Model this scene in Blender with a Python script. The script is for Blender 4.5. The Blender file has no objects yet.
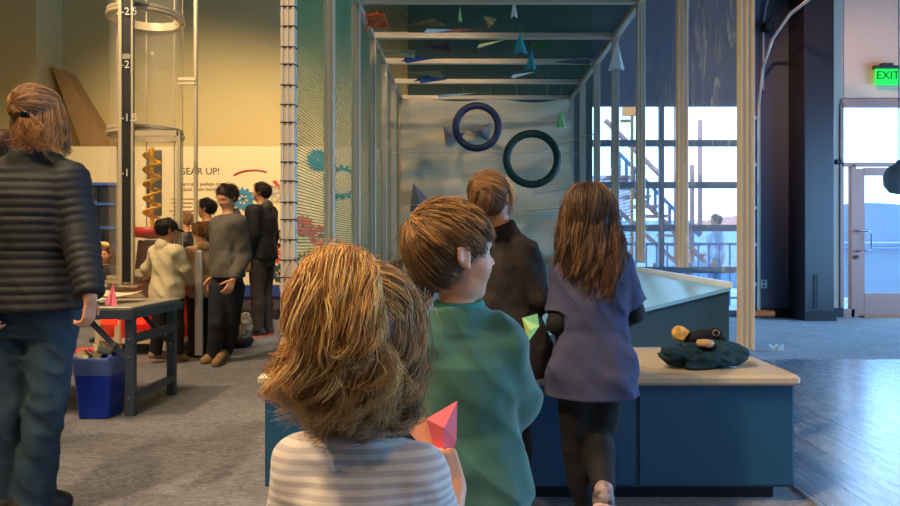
import bpy, math, random
import numpy as np
from mathutils import Vector, Matrix, Quaternion
random.seed(7); rng = np.random.default_rng(11)
SC = bpy.context.scene; COL = SC.collection; PI = math.pi
EYE = 1.12; FPX = 680.0
# ---------------------------------------------------------------- camera, sky, exposure
cam_d = bpy.data.cameras.new('camera'); cam = bpy.data.objects.new('camera', cam_d); COL.objects.link(cam)
cam_d.sensor_width = 36; cam_d.lens = 36 * FPX / 900
cam_d.shift_x = -17 / 900; cam_d.shift_y = -10 / 900; cam_d.clip_start = .05
cam.location = (0, 0, EYE); cam.rotation_euler = (PI / 2, 0, 0); SC.camera = cam
SC.view_settings.view_transform = 'Standard'; SC.view_settings.look = 'None'
SC.view_settings.gamma = 1; SC.view_settings.exposure = 0.6; SC.view_settings.use_curve_mapping = False
SC.cycles.use_denoising = True; SC.cycles.max_bounces = 10; SC.cycles.transparent_max_bounces = 40
SC.cycles.sample_clamp_indirect = 6; SC.cycles.caustics_reflective = False; SC.cycles.caustics_refractive = False
W = bpy.data.worlds.new('sky'); SC.world = W; W.use_nodes = True
bg = W.node_tree.nodes['Background']; bg.inputs[0].default_value = (.28, .57, 1.0, 1); bg.inputs[1].default_value = 4.6

def area(name, loc, target, size, power, color, sy=None):
    d = bpy.data.lights.new(name, 'AREA'); d.energy = power; d.color = color; d.size = size
    if sy: d.shape = 'RECTANGLE'; d.size_y = sy
    o = bpy.data.objects.new(name, d); COL.objects.link(o); o.location = loc
    o.rotation_euler = (Vector(target) - Vector(loc)).to_track_quat('-Z', 'Y').to_euler(); return o
def spot(name, loc, target, power, color, ang=70, blend=.8, r=.12):
    d = bpy.data.lights.new(name, 'SPOT'); d.energy = power; d.color = color; d.spot_size = math.radians(ang); d.spot_blend = blend; d.shadow_soft_size = r
    o = bpy.data.objects.new(name, d); COL.objects.link(o); o.location = loc
    o.rotation_euler = (Vector(target) - Vector(loc)).to_track_quat('-Z', 'Y').to_euler(); return o
WARM = (1, .74, .46); SKYC = (.18, .50, 1.0)
spot('ceiling_spot', (-3.6, 6.6, 5.2), (-4.0, 10.2, 1.1), 520, WARM, 84)
spot('ceiling_spot', (-1.8, 6.0, 5.2), (-1.9, 9.9, 1.1), 360, WARM, 80)
spot('ceiling_spot', (-4.2, 3.8, 5.2), (-3.2, 6.6, .6), 420, WARM, 95)
spot('ceiling_spot', (-2.6, .2, 5.0), (-.5, 1.3, .9), 640, WARM, 80)
spot('ceiling_spot', (-2.2, 3.2, 5.2), (-1.4, 5.0, 0), 200, (1, .74, .5), 90)
spot('ceiling_spot', (-1.6, 1.2, 5.0), (.2, 2.9, .6), 260, WARM, 70)
spot('ceiling_spot', (-.4, 4.2, 5.2), (-.7, 9.4, 2.2), 620, (1, .72, .42), 44)
spot('ceiling_spot', (3.0, 7.0, 5.2), (7.0, 10.3, 2.4), 430, (1, .60, .38), 60)
area('window_daylight', (8.6, 5.5, 1.9), (0, 5.5, 1.0), 6.0, 160, SKYC, 3.0)
area('window_daylight', (8.6, 0, 1.9), (0, 1.5, .9), 5.0, 35, SKYC, 3.0)

area('warm_fill', (-4.2, 3.5, 5.5), (-4.2, 3.5, 0), 3.0, 90, (1, .72, .42))  # unseen area lamp added as weak warm fill on the left side
spot('ceiling_spot', (.6, -1.6, 5.0), (.2, 1.6, .9), 160, WARM, 80)
sd = bpy.data.lights.new('sun', 'SUN'); sd.energy = 5.0; sd.color = (.62, .82, 1); sd.angle = .02; sn = bpy.data.objects.new('sun', sd); COL.objects.link(sn)
sn.rotation_euler = Vector((-.32, .62, -.72)).to_track_quat('-Z', 'Y').to_euler()

# ---------------------------------------------------------------- helpers
def P(px, py, Y): return Vector(((px - 467) * Y / FPX, Y, EYE - (py - 243) * Y / FPX))
def lin(c):
    return tuple((v / 12.92 if v <= .04045 else ((v + .055) / 1.055) ** 2.4) for v in [x / 255 for x in c[:3]])
MATS = {}
def mat(name, col, rough=.6, metal=0, col2=None, nscale=6, stretch=(1, 1, 1), bump=0, bscale=40, emit=0, sheen=0, alpha=1, trans=0, vcol=False, spec=.5, bstretch=(1, 1, 1)):
    if name in MATS: return MATS[name]
    m = bpy.data.materials.new(name); m.use_nodes = True; nt = m.node_tree; N = nt.nodes; L = nt.links
    b = N['Principled BSDF']; c = (*lin(col), 1)
    b.inputs['Base Color'].default_value = c; b.inputs['Roughness'].default_value = rough; b.inputs['Metallic'].default_value = metal
    b.inputs['Specular IOR Level'].default_value = spec; b.inputs['Alpha'].default_value = alpha
    if sheen: b.inputs['Sheen Weight'].default_value = sheen
    if trans: b.inputs['Transmission Weight'].default_value = trans
    if emit: b.inputs['Emission Color'].default_value = c; b.inputs['Emission Strength'].default_value = emit
    tc = N.new('ShaderNodeTexCoord')
    if col2:
        mp = N.new('ShaderNodeMapping'); mp.inputs['Scale'].default_value = stretch; L.new(tc.outputs['Object'], mp.inputs[0])
        n = N.new('ShaderNodeTexNoise'); n.inputs['Scale'].default_value = nscale; n.inputs['Detail'].default_value = 6; L.new(mp.outputs[0], n.inputs[0])
        r = N.new('ShaderNodeValToRGB'); r.color_ramp.elements[0].position = .35; r.color_ramp.elements[1].position = .65
        r.color_ramp.elements[0].color = c; r.color_ramp.elements[1].color = (*lin(col2), 1)
        L.new(n.outputs[0], r.inputs[0]); L.new(r.outputs[0], b.inputs['Base Color'])
    if bump:
        mp = N.new('ShaderNodeMapping'); mp.inputs['Scale'].default_value = bstretch; L.new(tc.outputs['Object'], mp.inputs[0])
        n = N.new('ShaderNodeTexNoise'); n.inputs['Scale'].default_value = bscale; n.inputs['Detail'].default_value = 5; L.new(mp.outputs[0], n.inputs[0])
        bp = N.new('ShaderNodeBump'); bp.inputs['Strength'].default_value = bump; bp.inputs['Distance'].default_value = .01
        L.new(n.outputs[0], bp.inputs['Height']); L.new(bp.outputs[0], b.inputs['Normal'])
    if vcol:
        a = N.new('ShaderNodeAttribute'); a.attribute_name = 'tint'; L.new(a.outputs['Color'], b.inputs['Base Color'])
    MATS[name] = m; return m

def net_mat(name, col, cell, w, axes, sheet=None, rough=.6, diag=False):
    """open netting: threads on a square grid with real gaps between them (or a woven grid printed over a sheet)"""
    m = bpy.data.materials.new(name); m.use_nodes = True; nt = m.node_tree; N = nt.nodes; L = nt.links
    b = N['Principled BSDF']; b.inputs['Base Color'].default_value = (*lin(col), 1); b.inputs['Roughness'].default_value = rough
    tc = N.new('ShaderNodeTexCoord'); s = N.new('ShaderNodeSeparateXYZ'); L.new(tc.outputs['Object'], s.inputs[0])
    outs = []
    for ax in axes:
        d = N.new('ShaderNodeMath'); d.operation = 'MULTIPLY'; d.inputs[1].default_value = 1 / cell; L.new(s.outputs[ax], d.inputs[0])
        f = N.new('ShaderNodeMath'); f.operation = 'FRACT'; L.new(d.outputs[0], f.inputs[0])
        l = N.new('ShaderNodeMath'); l.operation = 'LESS_THAN'; l.inputs[1].default_value = w; L.new(f.outputs[0], l.inputs[0]); outs.append(l)
    mx = N.new('ShaderNodeMath'); mx.operation = 'MAXIMUM'; L.new(outs[0].outputs[0], mx.inputs[0]); L.new(outs[1].outputs[0], mx.inputs[1])
    if sheet:
        mc = N.new('ShaderNodeMix'); mc.data_type = 'RGBA'; mc.inputs[6].default_value = (*lin(sheet), 1); mc.inputs[7].default_value = (*lin(col), 1)
        L.new(mx.outputs[0], mc.inputs[0]); L.new(mc.outputs[2], b.inputs['Base Color'])
    else:
        L.new(mx.outputs[0], b.inputs['Alpha'])
    return m

TAGS = {}
XF = {}   # name of object -> world matrix
def tag(o, label=None, cat=None, group=None, kind=None):
    if label: o['label'] = label
    if cat: o['category'] = cat
    if group: o['group'] = group
    if kind: o['kind'] = kind
    return o
def empty(name, loc, label, cat, group=None, rz=0):
    o = bpy.data.objects.new(name, None); COL.objects.link(o); o.location = loc; o.rotation_euler = (0, 0, rz); o.empty_display_size = .1
    XF[o.name] = Matrix.Translation(Vector(loc)) @ Matrix.Rotation(rz, 4, 'Z')
    return tag(o, label, cat, group)

class MB:
    def __init__(s): s.v = []; s.f = []
    def add(s, vs, fs):
        n = len(s.v); s.v += [tuple(v) for v in vs]; s.f += [tuple(i + n for i in f) for f in fs]; return s
    def box(s, c, d, rot=None, bev=0):
        x, y, z = d[0] / 2, d[1] / 2, d[2] / 2
        if bev:
            b = min(bev, x * .99, y * .99, z * .99); vs = []
            pl = [(-x + b, -y), (x - b, -y), (x, -y + b), (x, y - b), (x - b, y), (-x + b, y), (-x, y - b), (-x, -y + b)]
            for zz, k in ((-z, b), (-z + b, 0), (z - b, 0), (z, b)):
                for (a, q) in pl: vs.append((a - math.copysign(k, a) if abs(a) > b else a, q - math.copysign(k, q) if abs(q) > b else q, zz))
            fs = [tuple(range(7, -1, -1)), tuple(range(24, 32))]
            for r in range(3):
                for i in range(8): j = (i + 1) % 8; fs.append((r * 8 + i, r * 8 + j, r * 8 + 8 + j, r * 8 + 8 + i))
        else:
            vs = [(a * x, q * y, w * z) for w in (-1, 1) for q in (-1, 1) for a in (-1, 1)]
            fs = [(0, 2, 3, 1), (4, 5, 7, 6), (0, 1, 5, 4), (1, 3, 7, 5), (3, 2, 6, 7), (2, 0, 4, 6)]
        M = rot if rot is not None else Matrix.Identity(3); c = Vector(c)
        return s.add([M @ Vector(v) + c for v in vs], fs)
    def bar(s, a, b, w, h, up=(0, 0, 1), bev=0):
        a = Vector(a); b = Vector(b); z = (b - a); L = z.length; z.normalize(); u = Vector(up)
        x = u.cross(z)
        if x.length < 1e-4: x = Vector((1, 0, 0)).cross(z)
        x.normalize(); y = z.cross(x); M = Matrix((x, y, z)).transposed()
        return s.box((a + b) / 2, (w, h, L), M, bev)
    def tube(s, pts, r, n=10, closed=False, caps=True):
        pts = [Vector(p) for p in pts]; K = len(pts); rs = r if isinstance(r, (list, tuple)) else [r] * K
        vs = []; up = None
        for i, p in enumerate(pts):
            if closed: t = pts[(i + 1) % K] - pts[i - 1]
            else: t = pts[min(i + 1, K - 1)] - pts[max(i - 1, 0)]
            t.normalize()
            if up is None: up = t.orthogonal().normalized()
            up = (up - t * up.dot(t)).normalized(); bi = t.cross(up)
            for k in range(n):
                a = 2 * PI * k / n; vs.append(p + (up * math.cos(a) + bi * math.sin(a)) * rs[i])
        fs = []
        for i in range(K if closed else K - 1):
            j = (i + 1) % K
            for k in range(n): q = (k + 1) % n; fs.append((i * n + k, i * n + q, j * n + q, j * n + k))
        if caps and not closed: fs += [tuple(range(n - 1, -1, -1)), tuple((K - 1) * n + k for k in range(n))]
        return s.add(vs, fs)
    def lathe(s, c, prof, n=40, a0=0, a1=2 * PI):
        c = Vector(c); full = abs(a1 - a0 - 2 * PI) < 1e-4; m = n if full else n + 1; vs = []; fs = []
        for (r, z) in prof:
            for k in range(m): a = a0 + (a1 - a0) * k / n; vs.append(c + Vector((r * math.cos(a), r * math.sin(a), z)))
        for i in range(len(prof) - 1):
            for k in range(n): q = (k + 1) % m; fs.append((i * m + k, i * m + q, (i + 1) * m + q, (i + 1) * m + k))
        return s.add(vs, fs)
    def prism(s, poly, vec):
        n = len(poly); vec = Vector(vec); vs = [Vector(p) for p in poly] + [Vector(p) + vec for p in poly]
        fs = [tuple(range(n)), tuple(range(2 * n - 1, n - 1, -1))] + [(i, i + n, (i + 1) % n + n, (i + 1) % n) for i in range(n)]
        return s.add(vs, fs)
    def build(s, name, m, parent=None, smooth=False, local=False):
        me = bpy.data.meshes.new(name); me.from_pydata(s.v, [], s.f); me.update()
        return link_mesh(name, me, m, parent, smooth, local)
def link_mesh(name, me, m, parent=None, smooth=False, local=False):
    if parent is not None and not local:
        M = XF.get(parent.name)
        if M is not None: me.transform(M.inverted())
    bm_fix(me)
    if smooth: me.polygons.foreach_set('use_smooth', [True] * len(me.polygons))
    o = bpy.data.objects.new(name, me); COL.objects.link(o)
    if m: me.materials.append(m)
    if parent is not None:
        o.parent = parent
        if parent.name in XF: XF[o.name] = XF[parent.name]
    return o
def bm_fix(me):
    if len(me.polygons) > 20000: return
    import bmesh
    b = bmesh.new(); b.from_mesh(me); bmesh.ops.recalc_face_normals(b, faces=b.faces); b.to_mesh(me); b.free()
def struct(name, mb, m): return tag(mb.build(name, m), kind='structure')
def text_mesh(name, txt, size, m, loc, rot=(PI / 2, 0, 0), parent=None, align='LEFT', depth=.002):
    c = bpy.data.curves.new(name, 'FONT'); c.body = txt; c.size = size; c.extrude = depth; c.align_x = align; c.resolution_u = 3
    o = bpy.data.objects.new('tmp', c); COL.objects.link(o); o.location = loc; o.rotation_euler = rot
    dg = bpy.context.evaluated_depsgraph_get(); dg.update()
    me = bpy.data.meshes.new_from_object(o.evaluated_get(dg)); me.name = name; me.materials.clear()
    M = Matrix.Translation(Vector(loc)) @ __import__('mathutils').Euler(rot).to_matrix().to_4x4(); me.transform(M)
    bpy.data.objects.remove(o); return link_mesh(name, me, m, parent)
# ---------------------------------------------------------------- materials of the setting
M_wall = mat('beige_wall', (206, 188, 132), .8, bump=.05, bscale=60)
M_panel = mat('white_graphic_panel', (228, 210, 166), .5)
M_navy = mat('navy_wall', (84, 84, 98), .7)
M_col = mat('dark_column', (36, 31, 36), .35)
M_pinkwall = mat('warm_grey_wall', (206, 176, 154), .8, bump=.05)
M_ceil = mat('dark_ceiling', (52, 58, 66), .9)
M_black = mat('black_base', (18, 18, 22), .6)
def carpet():
    m = mat('carpet', (128, 122, 118), .95, sheen=.2); N = m.node_tree.nodes; L = m.node_tree.links; b = N['Principled BSDF']
    tc = N.new('ShaderNodeTexCoord'); mp = N.new('ShaderNodeMapping'); mp.inputs['Scale'].default_value = (1, 1, 1); L.new(tc.outputs['Object'], mp.inputs[0])
    n = N.new('ShaderNodeTexNoise'); n.inputs['Scale'].default_value = 1.6; n.inputs['Detail'].default_value = 3; L.new(mp.outputs[0], n.inputs[0])
    w = N.new('ShaderNodeTexNoise'); w.inputs['Scale'].default_value = 9; w.inputs['Detail'].default_value = 8; w.inputs['Distortion'].default_value = 3.5
    mp2 = N.new('ShaderNodeMapping'); mp2.inputs['Scale'].default_value = (1, 2.2, 1); mp2.inputs['Rotation'].default_value = (0, 0, .5); L.new(tc.outputs['Object'], mp2.inputs[0]); L.new(mp2.outputs[0], w.inputs[0])
    r = N.new('ShaderNodeValToRGB'); r.color_ramp.elements[0].position = .38; r.color_ramp.elements[1].position = .62
    r.color_ramp.elements[0].color = (*lin((92, 92, 98)), 1); r.color_ramp.elements[1].color = (*lin((136, 134, 138)), 1); L.new(w.outputs[0], r.inputs[0])
    # carpet tiles laid in alternate directions
    br = N.new('ShaderNodeTexChecker'); br.inputs['Scale'].default_value = 1 / .61; br.inputs[1].default_value = (.86, .86, .86, 1); br.inputs[2].default_value = (1, 1, 1, 1); L.new(tc.outputs['Object'], br.inputs[0])
    mx = N.new('ShaderNodeMix'); mx.data_type = 'RGBA'; mx.blend_type = 'MULTIPLY'; mx.inputs[0].default_value = 1; L.new(r.outputs[0], mx.inputs[6]); L.new(br.outputs[0], mx.inputs[7])
    L.new(mx.outputs[2], b.inputs['Base Color'])
    bp = N.new('ShaderNodeBump'); bp.inputs['Strength'].default_value = .3; bp.inputs['Distance'].default_value = .01
    n2 = N.new('ShaderNodeTexNoise'); n2.inputs['Scale'].default_value = 160; L.new(tc.outputs['Object'], n2.inputs[0]); L.new(n2.outputs[0], bp.inputs['Height']); L.new(bp.outputs[0], b.inputs['Normal'])
    return m
def planks():
    m = mat('wood_planks', (120, 110, 100), .3); N = m.node_tree.nodes; L = m.node_tree.links; b = N['Principled BSDF']
    tc = N.new('ShaderNodeTexCoord'); mp = N.new('ShaderNodeMapping'); mp.inputs['Rotation'].default_value = (0, 0, PI / 2); L.new(tc.outputs['Object'], mp.inputs[0])
    br = N.new('ShaderNodeTexBrick'); br.inputs['Scale'].default_value = 1; br.inputs['Brick Width'].default_value = 1.8; br.inputs['Row Height'].default_value = .19
    br.inputs['Mortar Size'].default_value = .004; br.inputs['Color1'].default_value = (*lin((128, 144, 160)), 1); br.inputs['Color2'].default_value = (*lin((148, 162, 176)), 1); br.inputs['Mortar'].default_value = (*lin((80, 78, 80)), 1)
    L.new(mp.outputs[0], br.inputs[0]); L.new(br.outputs[0], b.inputs['Base Color'])
    n = N.new('ShaderNodeTexNoise'); n.inputs['Scale'].default_value = 5; n.inputs['Detail'].default_value = 5
    mp2 = N.new('ShaderNodeMapping'); mp2.inputs['Scale'].default_value = (5, 1, 1); L.new(tc.outputs['Object'], mp2.inputs[0]); L.new(mp2.outputs[0], n.inputs[0])
    mr = N.new('ShaderNodeMapRange'); mr.inputs[1].default_value = .3; mr.inputs[2].default_value = .7; mr.inputs[3].default_value = .16; mr.inputs[4].default_value = .34; b.inputs['Coat Weight'].default_value = .8; b.inputs['Coat Roughness'].default_value = .22; L.new(n.outputs[0], mr.inputs[0]); L.new(mr.outputs[0], b.inputs['Roughness'])
    bp = N.new('ShaderNodeBump'); bp.inputs['Strength'].default_value = .35; bp.inputs['Distance'].default_value = .004; L.new(n.outputs[0], bp.inputs['Height']); L.new(bp.outputs[0], b.inputs['Normal'])
    return m
# ---------------------------------------------------------------- floor, walls, ceiling
struct('floor', MB().box((1, 3.3, -.05), (16.4, 14.8, .1)), carpet())
struct('floor_wood', MB().box((5.24, 2.5, .004), (7.5, 8.0, .008)), planks())
struct('ceiling', MB().box((1, 3.3, 5.6), (16.4, 14.8, .1)), M_ceil)
struct('wall_left', MB().box((-7.2, 3, 2.75), (.2, 14, 5.6)), M_wall)
struct('wall_rear', MB().box((1, -4.1, 2.75), (16.4, .2, 5.6)), mat('rear_wall', (120, 112, 104), .8))
struct('wall_back_left', MB().box((-3.6, 10.7, 2.75), (5.5, .2, 5.6)).box((-6.75, 10.3, 2.75), (.9, .72, 5.6)), M_wall)
# right side: wall above and piers between tall openings to the daylight
wr = MB().box((9.1, 3.1, 4.5), (.2, 14.6, 2.3))
for y in (-4, -.6, 2.8, 6.2, 9.6): wr.box((9.1, y, 1.7), (.2, .5, 3.4))
struct('wall_right', wr, M_pinkwall)
struct('wall_back_middle', MB().box((.5, 10.45, 2.75), (2.8, .3, 5.6)), mat('dark_green_wall', (32, 62, 56), .8))
# back wall over and beside the glazed door: navy part, then warm grey part with the entrance in it
struct('wall_back', MB().box((3.1, 10.45, 4.42), (2.4, .3, 3.26 - .9)).box((4.6, 10.45, 2.75), (.62, .3, 5.6)), M_navy)
struct('wall_back_right', MB().box((5.46, 10.45, 2.75), (.5, .3, 5.6)).box((7.4, 10.45, 4.42), (3.4, .3, 2.2)), M_pinkwall)
struct('column_dark', MB().box((5.08, 10.05, 2.75), (.43, .5, 5.6), bev=.01), M_col)
struct('baseboard_back', MB().box((4.6, 10.28, .07), (.55, .03, .14)).box((5.5, 10.28, .07), (.36, .03, .14)).box((5.08, 9.785, .07), (.46, .03, .14)).box((4.85, 10.05, .07), (.03, .5, .14)), M_black)
# graphic panel wall in front of the beige wall
M_blue = mat('blue_band', (34, 62, 130), .5)
struct('wall_panel', MB().box((-3.62, 10.05, 1.52), (5.3, .1, 2.04), bev=.005), M_panel)
struct('trim_1', MB().box((-3.62, 10.04, .415), (5.3, .12, .17)), M_blue)
struct('trim_2', MB().box((-3.62, 10.06, .235), (5.3, .08, .19)), mat('plum_band', (66, 54, 66), .6))
struct('baseboard_left', MB().box((-3.62, 10.03, .07), (5.3, .14, .14)), M_black)
# sloping boxed stringer high on the left
st = MB(); q = [P(52, 67, 10.2), P(63, 70, 10.2), P(110, 148, 10.2), P(110, 170, 10.2), P(90, 170, 10.2)]; st.prism(q, (0, .34, 0)); struct('beam', st, mat('tan_beam', (150, 118, 78), .6))

# writing and drawings on the panel
M_ink = mat('dark_ink', (58, 56, 58), .6)
sg = empty('wall_sign', (P(170, 175, 9.99)), 'printed heading GEAR UP! with a small paragraph on the cream panel wall', 'sign')
text_mesh('heading', 'GEAR UP!', .142, M_ink, P(178.5, 174.5, 9.995), parent=sg)
text_mesh('subheading', 'Gears and pulleys transfer\nmotion from here to there', .078, mat('brown_ink', (120, 96, 66), .6), P(176.5, 185.5, 9.995), parent=sg)
rows = MB()
for i in range(5): rows.box(P(183 + (i % 2) * -1, 199 + i * 4.0, 9.995), (.36 - .05 * (i % 3), .003, .012))
rows.build('paragraph', mat('brown_ink', (0, 0, 0)), sg)
def gear(label, px, py, r, n, m, Y=9.99, hole=.45, spokes=True):
    c = P(px, py, Y); mb = MB(); out = []
    for k in range(n * 4):
        a = 2 * PI * k / (n * 4); rr = r if k % 4 in (0, 1) else r * .8; out.append(Vector((math.cos(a) * rr, 0, math.sin(a) * rr)))
    K = len(out); inner = [v.normalized() * r * hole for v in out]
    mb.add([c + v for v in out] + [c + v for v in inner], [(k, (k + 1) % K, K + (k + 1) % K, K + k) for k in range(K)])
    mb.add([c + v + Vector((0, -.008, 0)) for v in out] + [c + v + Vector((0, -.008, 0)) for v in inner], [(k, (k + 1) % K, K + (k + 1) % K, K + k) for k in range(K)])
    mb.add([c + v for v in out] + [c + v + Vector((0, -.008, 0)) for v in out], [(k, (k + 1) % K, K + (k + 1) % K, K + k) for k in range(K)])
    if spokes:
        for k in range(3):
            a = PI * k / 3 + .3; d = Vector((math.cos(a), 0, math.sin(a))) * r * hole; mb.bar(c - d, c + d, r * .12, .006, up=(0, 1, 0))
    return tag(mb.build('printed_gear', m), label, 'gear')
C_red = mat('gear_red', (205, 62, 50), .5); C_blu = mat('gear_blue', (58, 128, 165), .5); C_drk = mat('gear_dark', (48, 66, 62), .5); C_gry = mat('gear_grey', (190, 186, 170), .5)
gear('blue gear drawn on the panel left of the man in the black jacket', 243, 199, .17, 12, C_blu)
gear('pale grey gear disc drawn right of the jacket man\'s head', 273, 194, .14, 20, C_gry, hole=.75)
gear('black gear at the panel foot right of the jacket man', 280, 273, .14, 12, C_drk)
gear('red gear behind the back of the jacket man', 277, 252, .16, 12, C_red, hole=.55)
gear('dark green gear above the red gear, half behind the jacket man', 281, 238, .14, 10, C_drk, hole=.6)
gear('small red gear low on the panel seen through the teal netting', 320, 236, .17, 12, C_red)
gear('round blue gear high on the panel seen through the teal netting', 318, 160, .17, 16, C_blu, hole=.1, spokes=False)
gear('red gear seen through netting beside the front left post', 303, 226, .16, 12, C_red, hole=.3)
gear('large blue ring gear in the second bay of teal netting', 342, 182, .26, 16, C_blu, hole=.7, spokes=False)
gear('dark gear lowest in the first bay of netting', 305, 262, .14, 12, C_drk)
ar = MB(); pts = [P(254 + 26 * math.sin(t), 194 - 10 - 14 * math.cos(t), 9.99) for t in np.linspace(-.9, .5, 12)]; ar.tube(pts, .012, 5)
tag(ar.build('printed_belt', C_red), 'thin red belt arc drawn above the jacket man\'s head', 'drawing')
ar = MB(); a = P(262, 182, 9.99)
ar.prism([P(272, 181, 9.985), P(276, 180.5, 9.985), P(280, 186, 9.985), P(278, 190, 9.985), P(276, 185.5, 9.985)], (0, .006, 0)); tag(ar.build('printed_arrow', C_red), 'short red curved arrow drawn top right on the panel', 'drawing')

# ---------------------------------------------------------------- glazed sectional door with tracks
M_frame = mat('dark_blue_frame', (96, 100, 112), .45, .1)
M_glass = mat('window_glass', (255, 255, 255), .02, alpha=.08)
M_alu = mat('aluminium', (196, 190, 178), .38, .35)
gx0, gx1 = 1.55, 4.33; gm = MB()
for y in (103, 143, 185, 228, 270): z = EYE - (y - 243) * 10.3 / FPX; gm.box(((gx0 + gx1) / 2, 10.33, z), (gx1 - gx0, .05, .10))
gm.box(((gx0 + gx1) / 2, 10.33, .05), (gx1 - gx0, .05, .10))
for x in (1.60, 2.95, 4.28): gm.box((x, 10.33, 1.62), (.08, .055, 3.24))
d1 = struct('door_1', gm, M_frame)
gl = MB()
for k in range(5):
    for (a, b_) in ((1.64, 2.91), (2.99, 4.24)): gl.box(((a + b_) / 2, 10.33, .38 + k * .645), (b_ - a, .006, .55))
gl.build('pane', M_glass, d1)
tr = MB(); xT = 4.38
tr.tube([(xT, 10.2, 0.02), (xT, 10.2, 3.2), (xT + .01, 10.1, 3.7), (xT + .02, 9.8, 4.05), (xT + .04, 9.3, 4.25), (xT + .05, 8.2, 4.3)], .022, 8)
for z in (.5, 1.1, 1.65, 2.3, 3.0): tr.box((xT - .03, 10.24, z), (.12, .05, .05)).box((xT - .05, 10.27, z + .05), (.03, .03, .16))
tag(tr.build('door_track', M_alu), 'grey steel track with brackets at the right side of the glazed roll-up door', 'track')
tag(MB().box((4.36, 10.05, .08), (.36, .12, .09), bev=.02).build('floor_stop', mat('orange_plastic', (225, 105, 30), .5)), 'orange block on the floor at the foot of the door track', 'block')
ou = empty('wall_outlet', P(764, 284, 10.29), 'small white outlet plate low on the navy wall', 'outlet')
MB().box(P(764, 284, 10.29), (.09, .012, .13), bev=.004).build('plate', mat('outlet_white', (190, 190, 196), .5), ou)
for q_ in (282, 286): MB().box(P(764, q_, 10.28), (.03, .01, .03)).build('socket', M_black, ou)
bk = MB().box(P(767, 27, 10.2), (.12, .18, .14), bev=.02).bar(P(767, 27, 10.2), P(772, 12, 10.2), .02, .02); tag(bk.build('wall_speaker', M_black), 'small black speaker bracket high on the navy wall', 'speaker')
tag(MB().tube([P(772, -30, 10.24), P(770, -8, 10.24), P(766, 8, 10.24), P(763.5, 26, 10.24), P(763.5, 90, 10.24)], .012, 6).build('wall_cable', M_alu), 'thin grey conduit curving down the navy wall', 'cable')
tag(MB().box((5.02, 9.76, .42), (.02, .01, .5)).build('column_slot', M_black), 'narrow black slot in the foot of the dark column', 'slot')

# ---------------------------------------------------------------- entrance door on the right
M_dframe = mat('mauve_frame', (156, 120, 108), .5, .2)
f = MB(); zt = 3.24; x0 = 5.67
f.box(((x0 + 9) / 2, 10.33, zt), (9 - x0, .1, .12)).box((x0, 10.33, 1.62), (.05, .1, 3.24)).box(((x0 + 9) / 2, 10.33, 2.31), (9 - x0, .1, .06)).box((5.85, 10.33, 1.15), (.07, .1, 2.3)).box((7.32, 10.33, 1.62), (.12, .1, 3.24)).box((5.76, 10.33, .06), (.2, .1, .12))
w2 = struct('window_2', f, M_dframe)
MB().box((6.5, 10.33, 2.77), (1.5, .006, .86)).box((5.75, 10.33, 1.2), (.17, .006, 2.2)).box((8.2, 10.33, 1.6), (1.6, .006, 3.2)).build('pane', M_glass, w2)
d = MB(); dx0, dx1 = 5.89, 7.22
d.box((dx0 + .06, 10.31, 1.13), (.13, .05, 2.24)).box((dx1 - .06, 10.31, 1.13), (.13, .05, 2.24)).box(((dx0 + dx1) / 2, 10.31, 2.2), (dx1 - dx0 - .24, .05, .12)).box(((dx0 + dx1) / 2, 10.31, .19), (dx1 - dx0 - .24, .05, .34))
d2 = struct('door_2', d, M_dframe)
MB().box(((dx0 + dx1) / 2, 10.31, 1.25), (dx1 - dx0 - .24, .008, 1.8)).build('pane', M_glass, d2)
h = MB(); a = P(860, 231, 10.2); b_ = P(860, 251, 10.2); h.tube([a + Vector((0, .1, 0)), a, a + Vector((.12, -.02, 0)), a + Vector((.16, -.02, -.04)), b_ + Vector((.16, -.02, .04)), b_ + Vector((.12, -.02, 0)), b_, b_ + Vector((0, .1, 0))], .013, 8)
h.tube([P(857, 257, 10.28), P(857, 257, 10.24)], .03, 12); h.build('door_handle', mat('steel', (180, 182, 188), .25, .9), d2)
MB().box(((dx0 + dx1) / 2, 10.29, .015), (1.2, .2, .02)).build('threshold', mat('brass_strip', (170, 120, 70), .4, .5), d2)
# closer at the wall left of the entrance
tag(MB().box(P(838, 162, 10.25), (.1, .08, .07), bev=.01).build('door_closer', M_black), 'small black fitting on the wall left of the entrance glass', 'fitting')
# exit sign
ex = empty('exit_sign', P(888, 76, 10.15), 'green lit EXIT sign hanging high on the right wall', 'sign')
MB().box(P(888, 76.5, 10.2), (.40, .04, .25), bev=.01).build('panel', mat('exit_green', (20, 200, 60), .4, emit=.8), ex)
MB().box(P(888, 67.5, 10.2), (.44, .09, .05), bev=.01).box(P(886, 65, 10.2), (.16, .1, .04)).bar(P(888, 70, 10.22), P(888, 70, 10.32), .04, .04).build('housing', mat('exit_housing', (40, 46, 44), .5), ex)
text_mesh('lettering', 'EXIT', .17, mat('exit_letters', (10, 70, 24), .5), P(888, 79, 10.17), parent=ex, align='CENTER')
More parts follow.
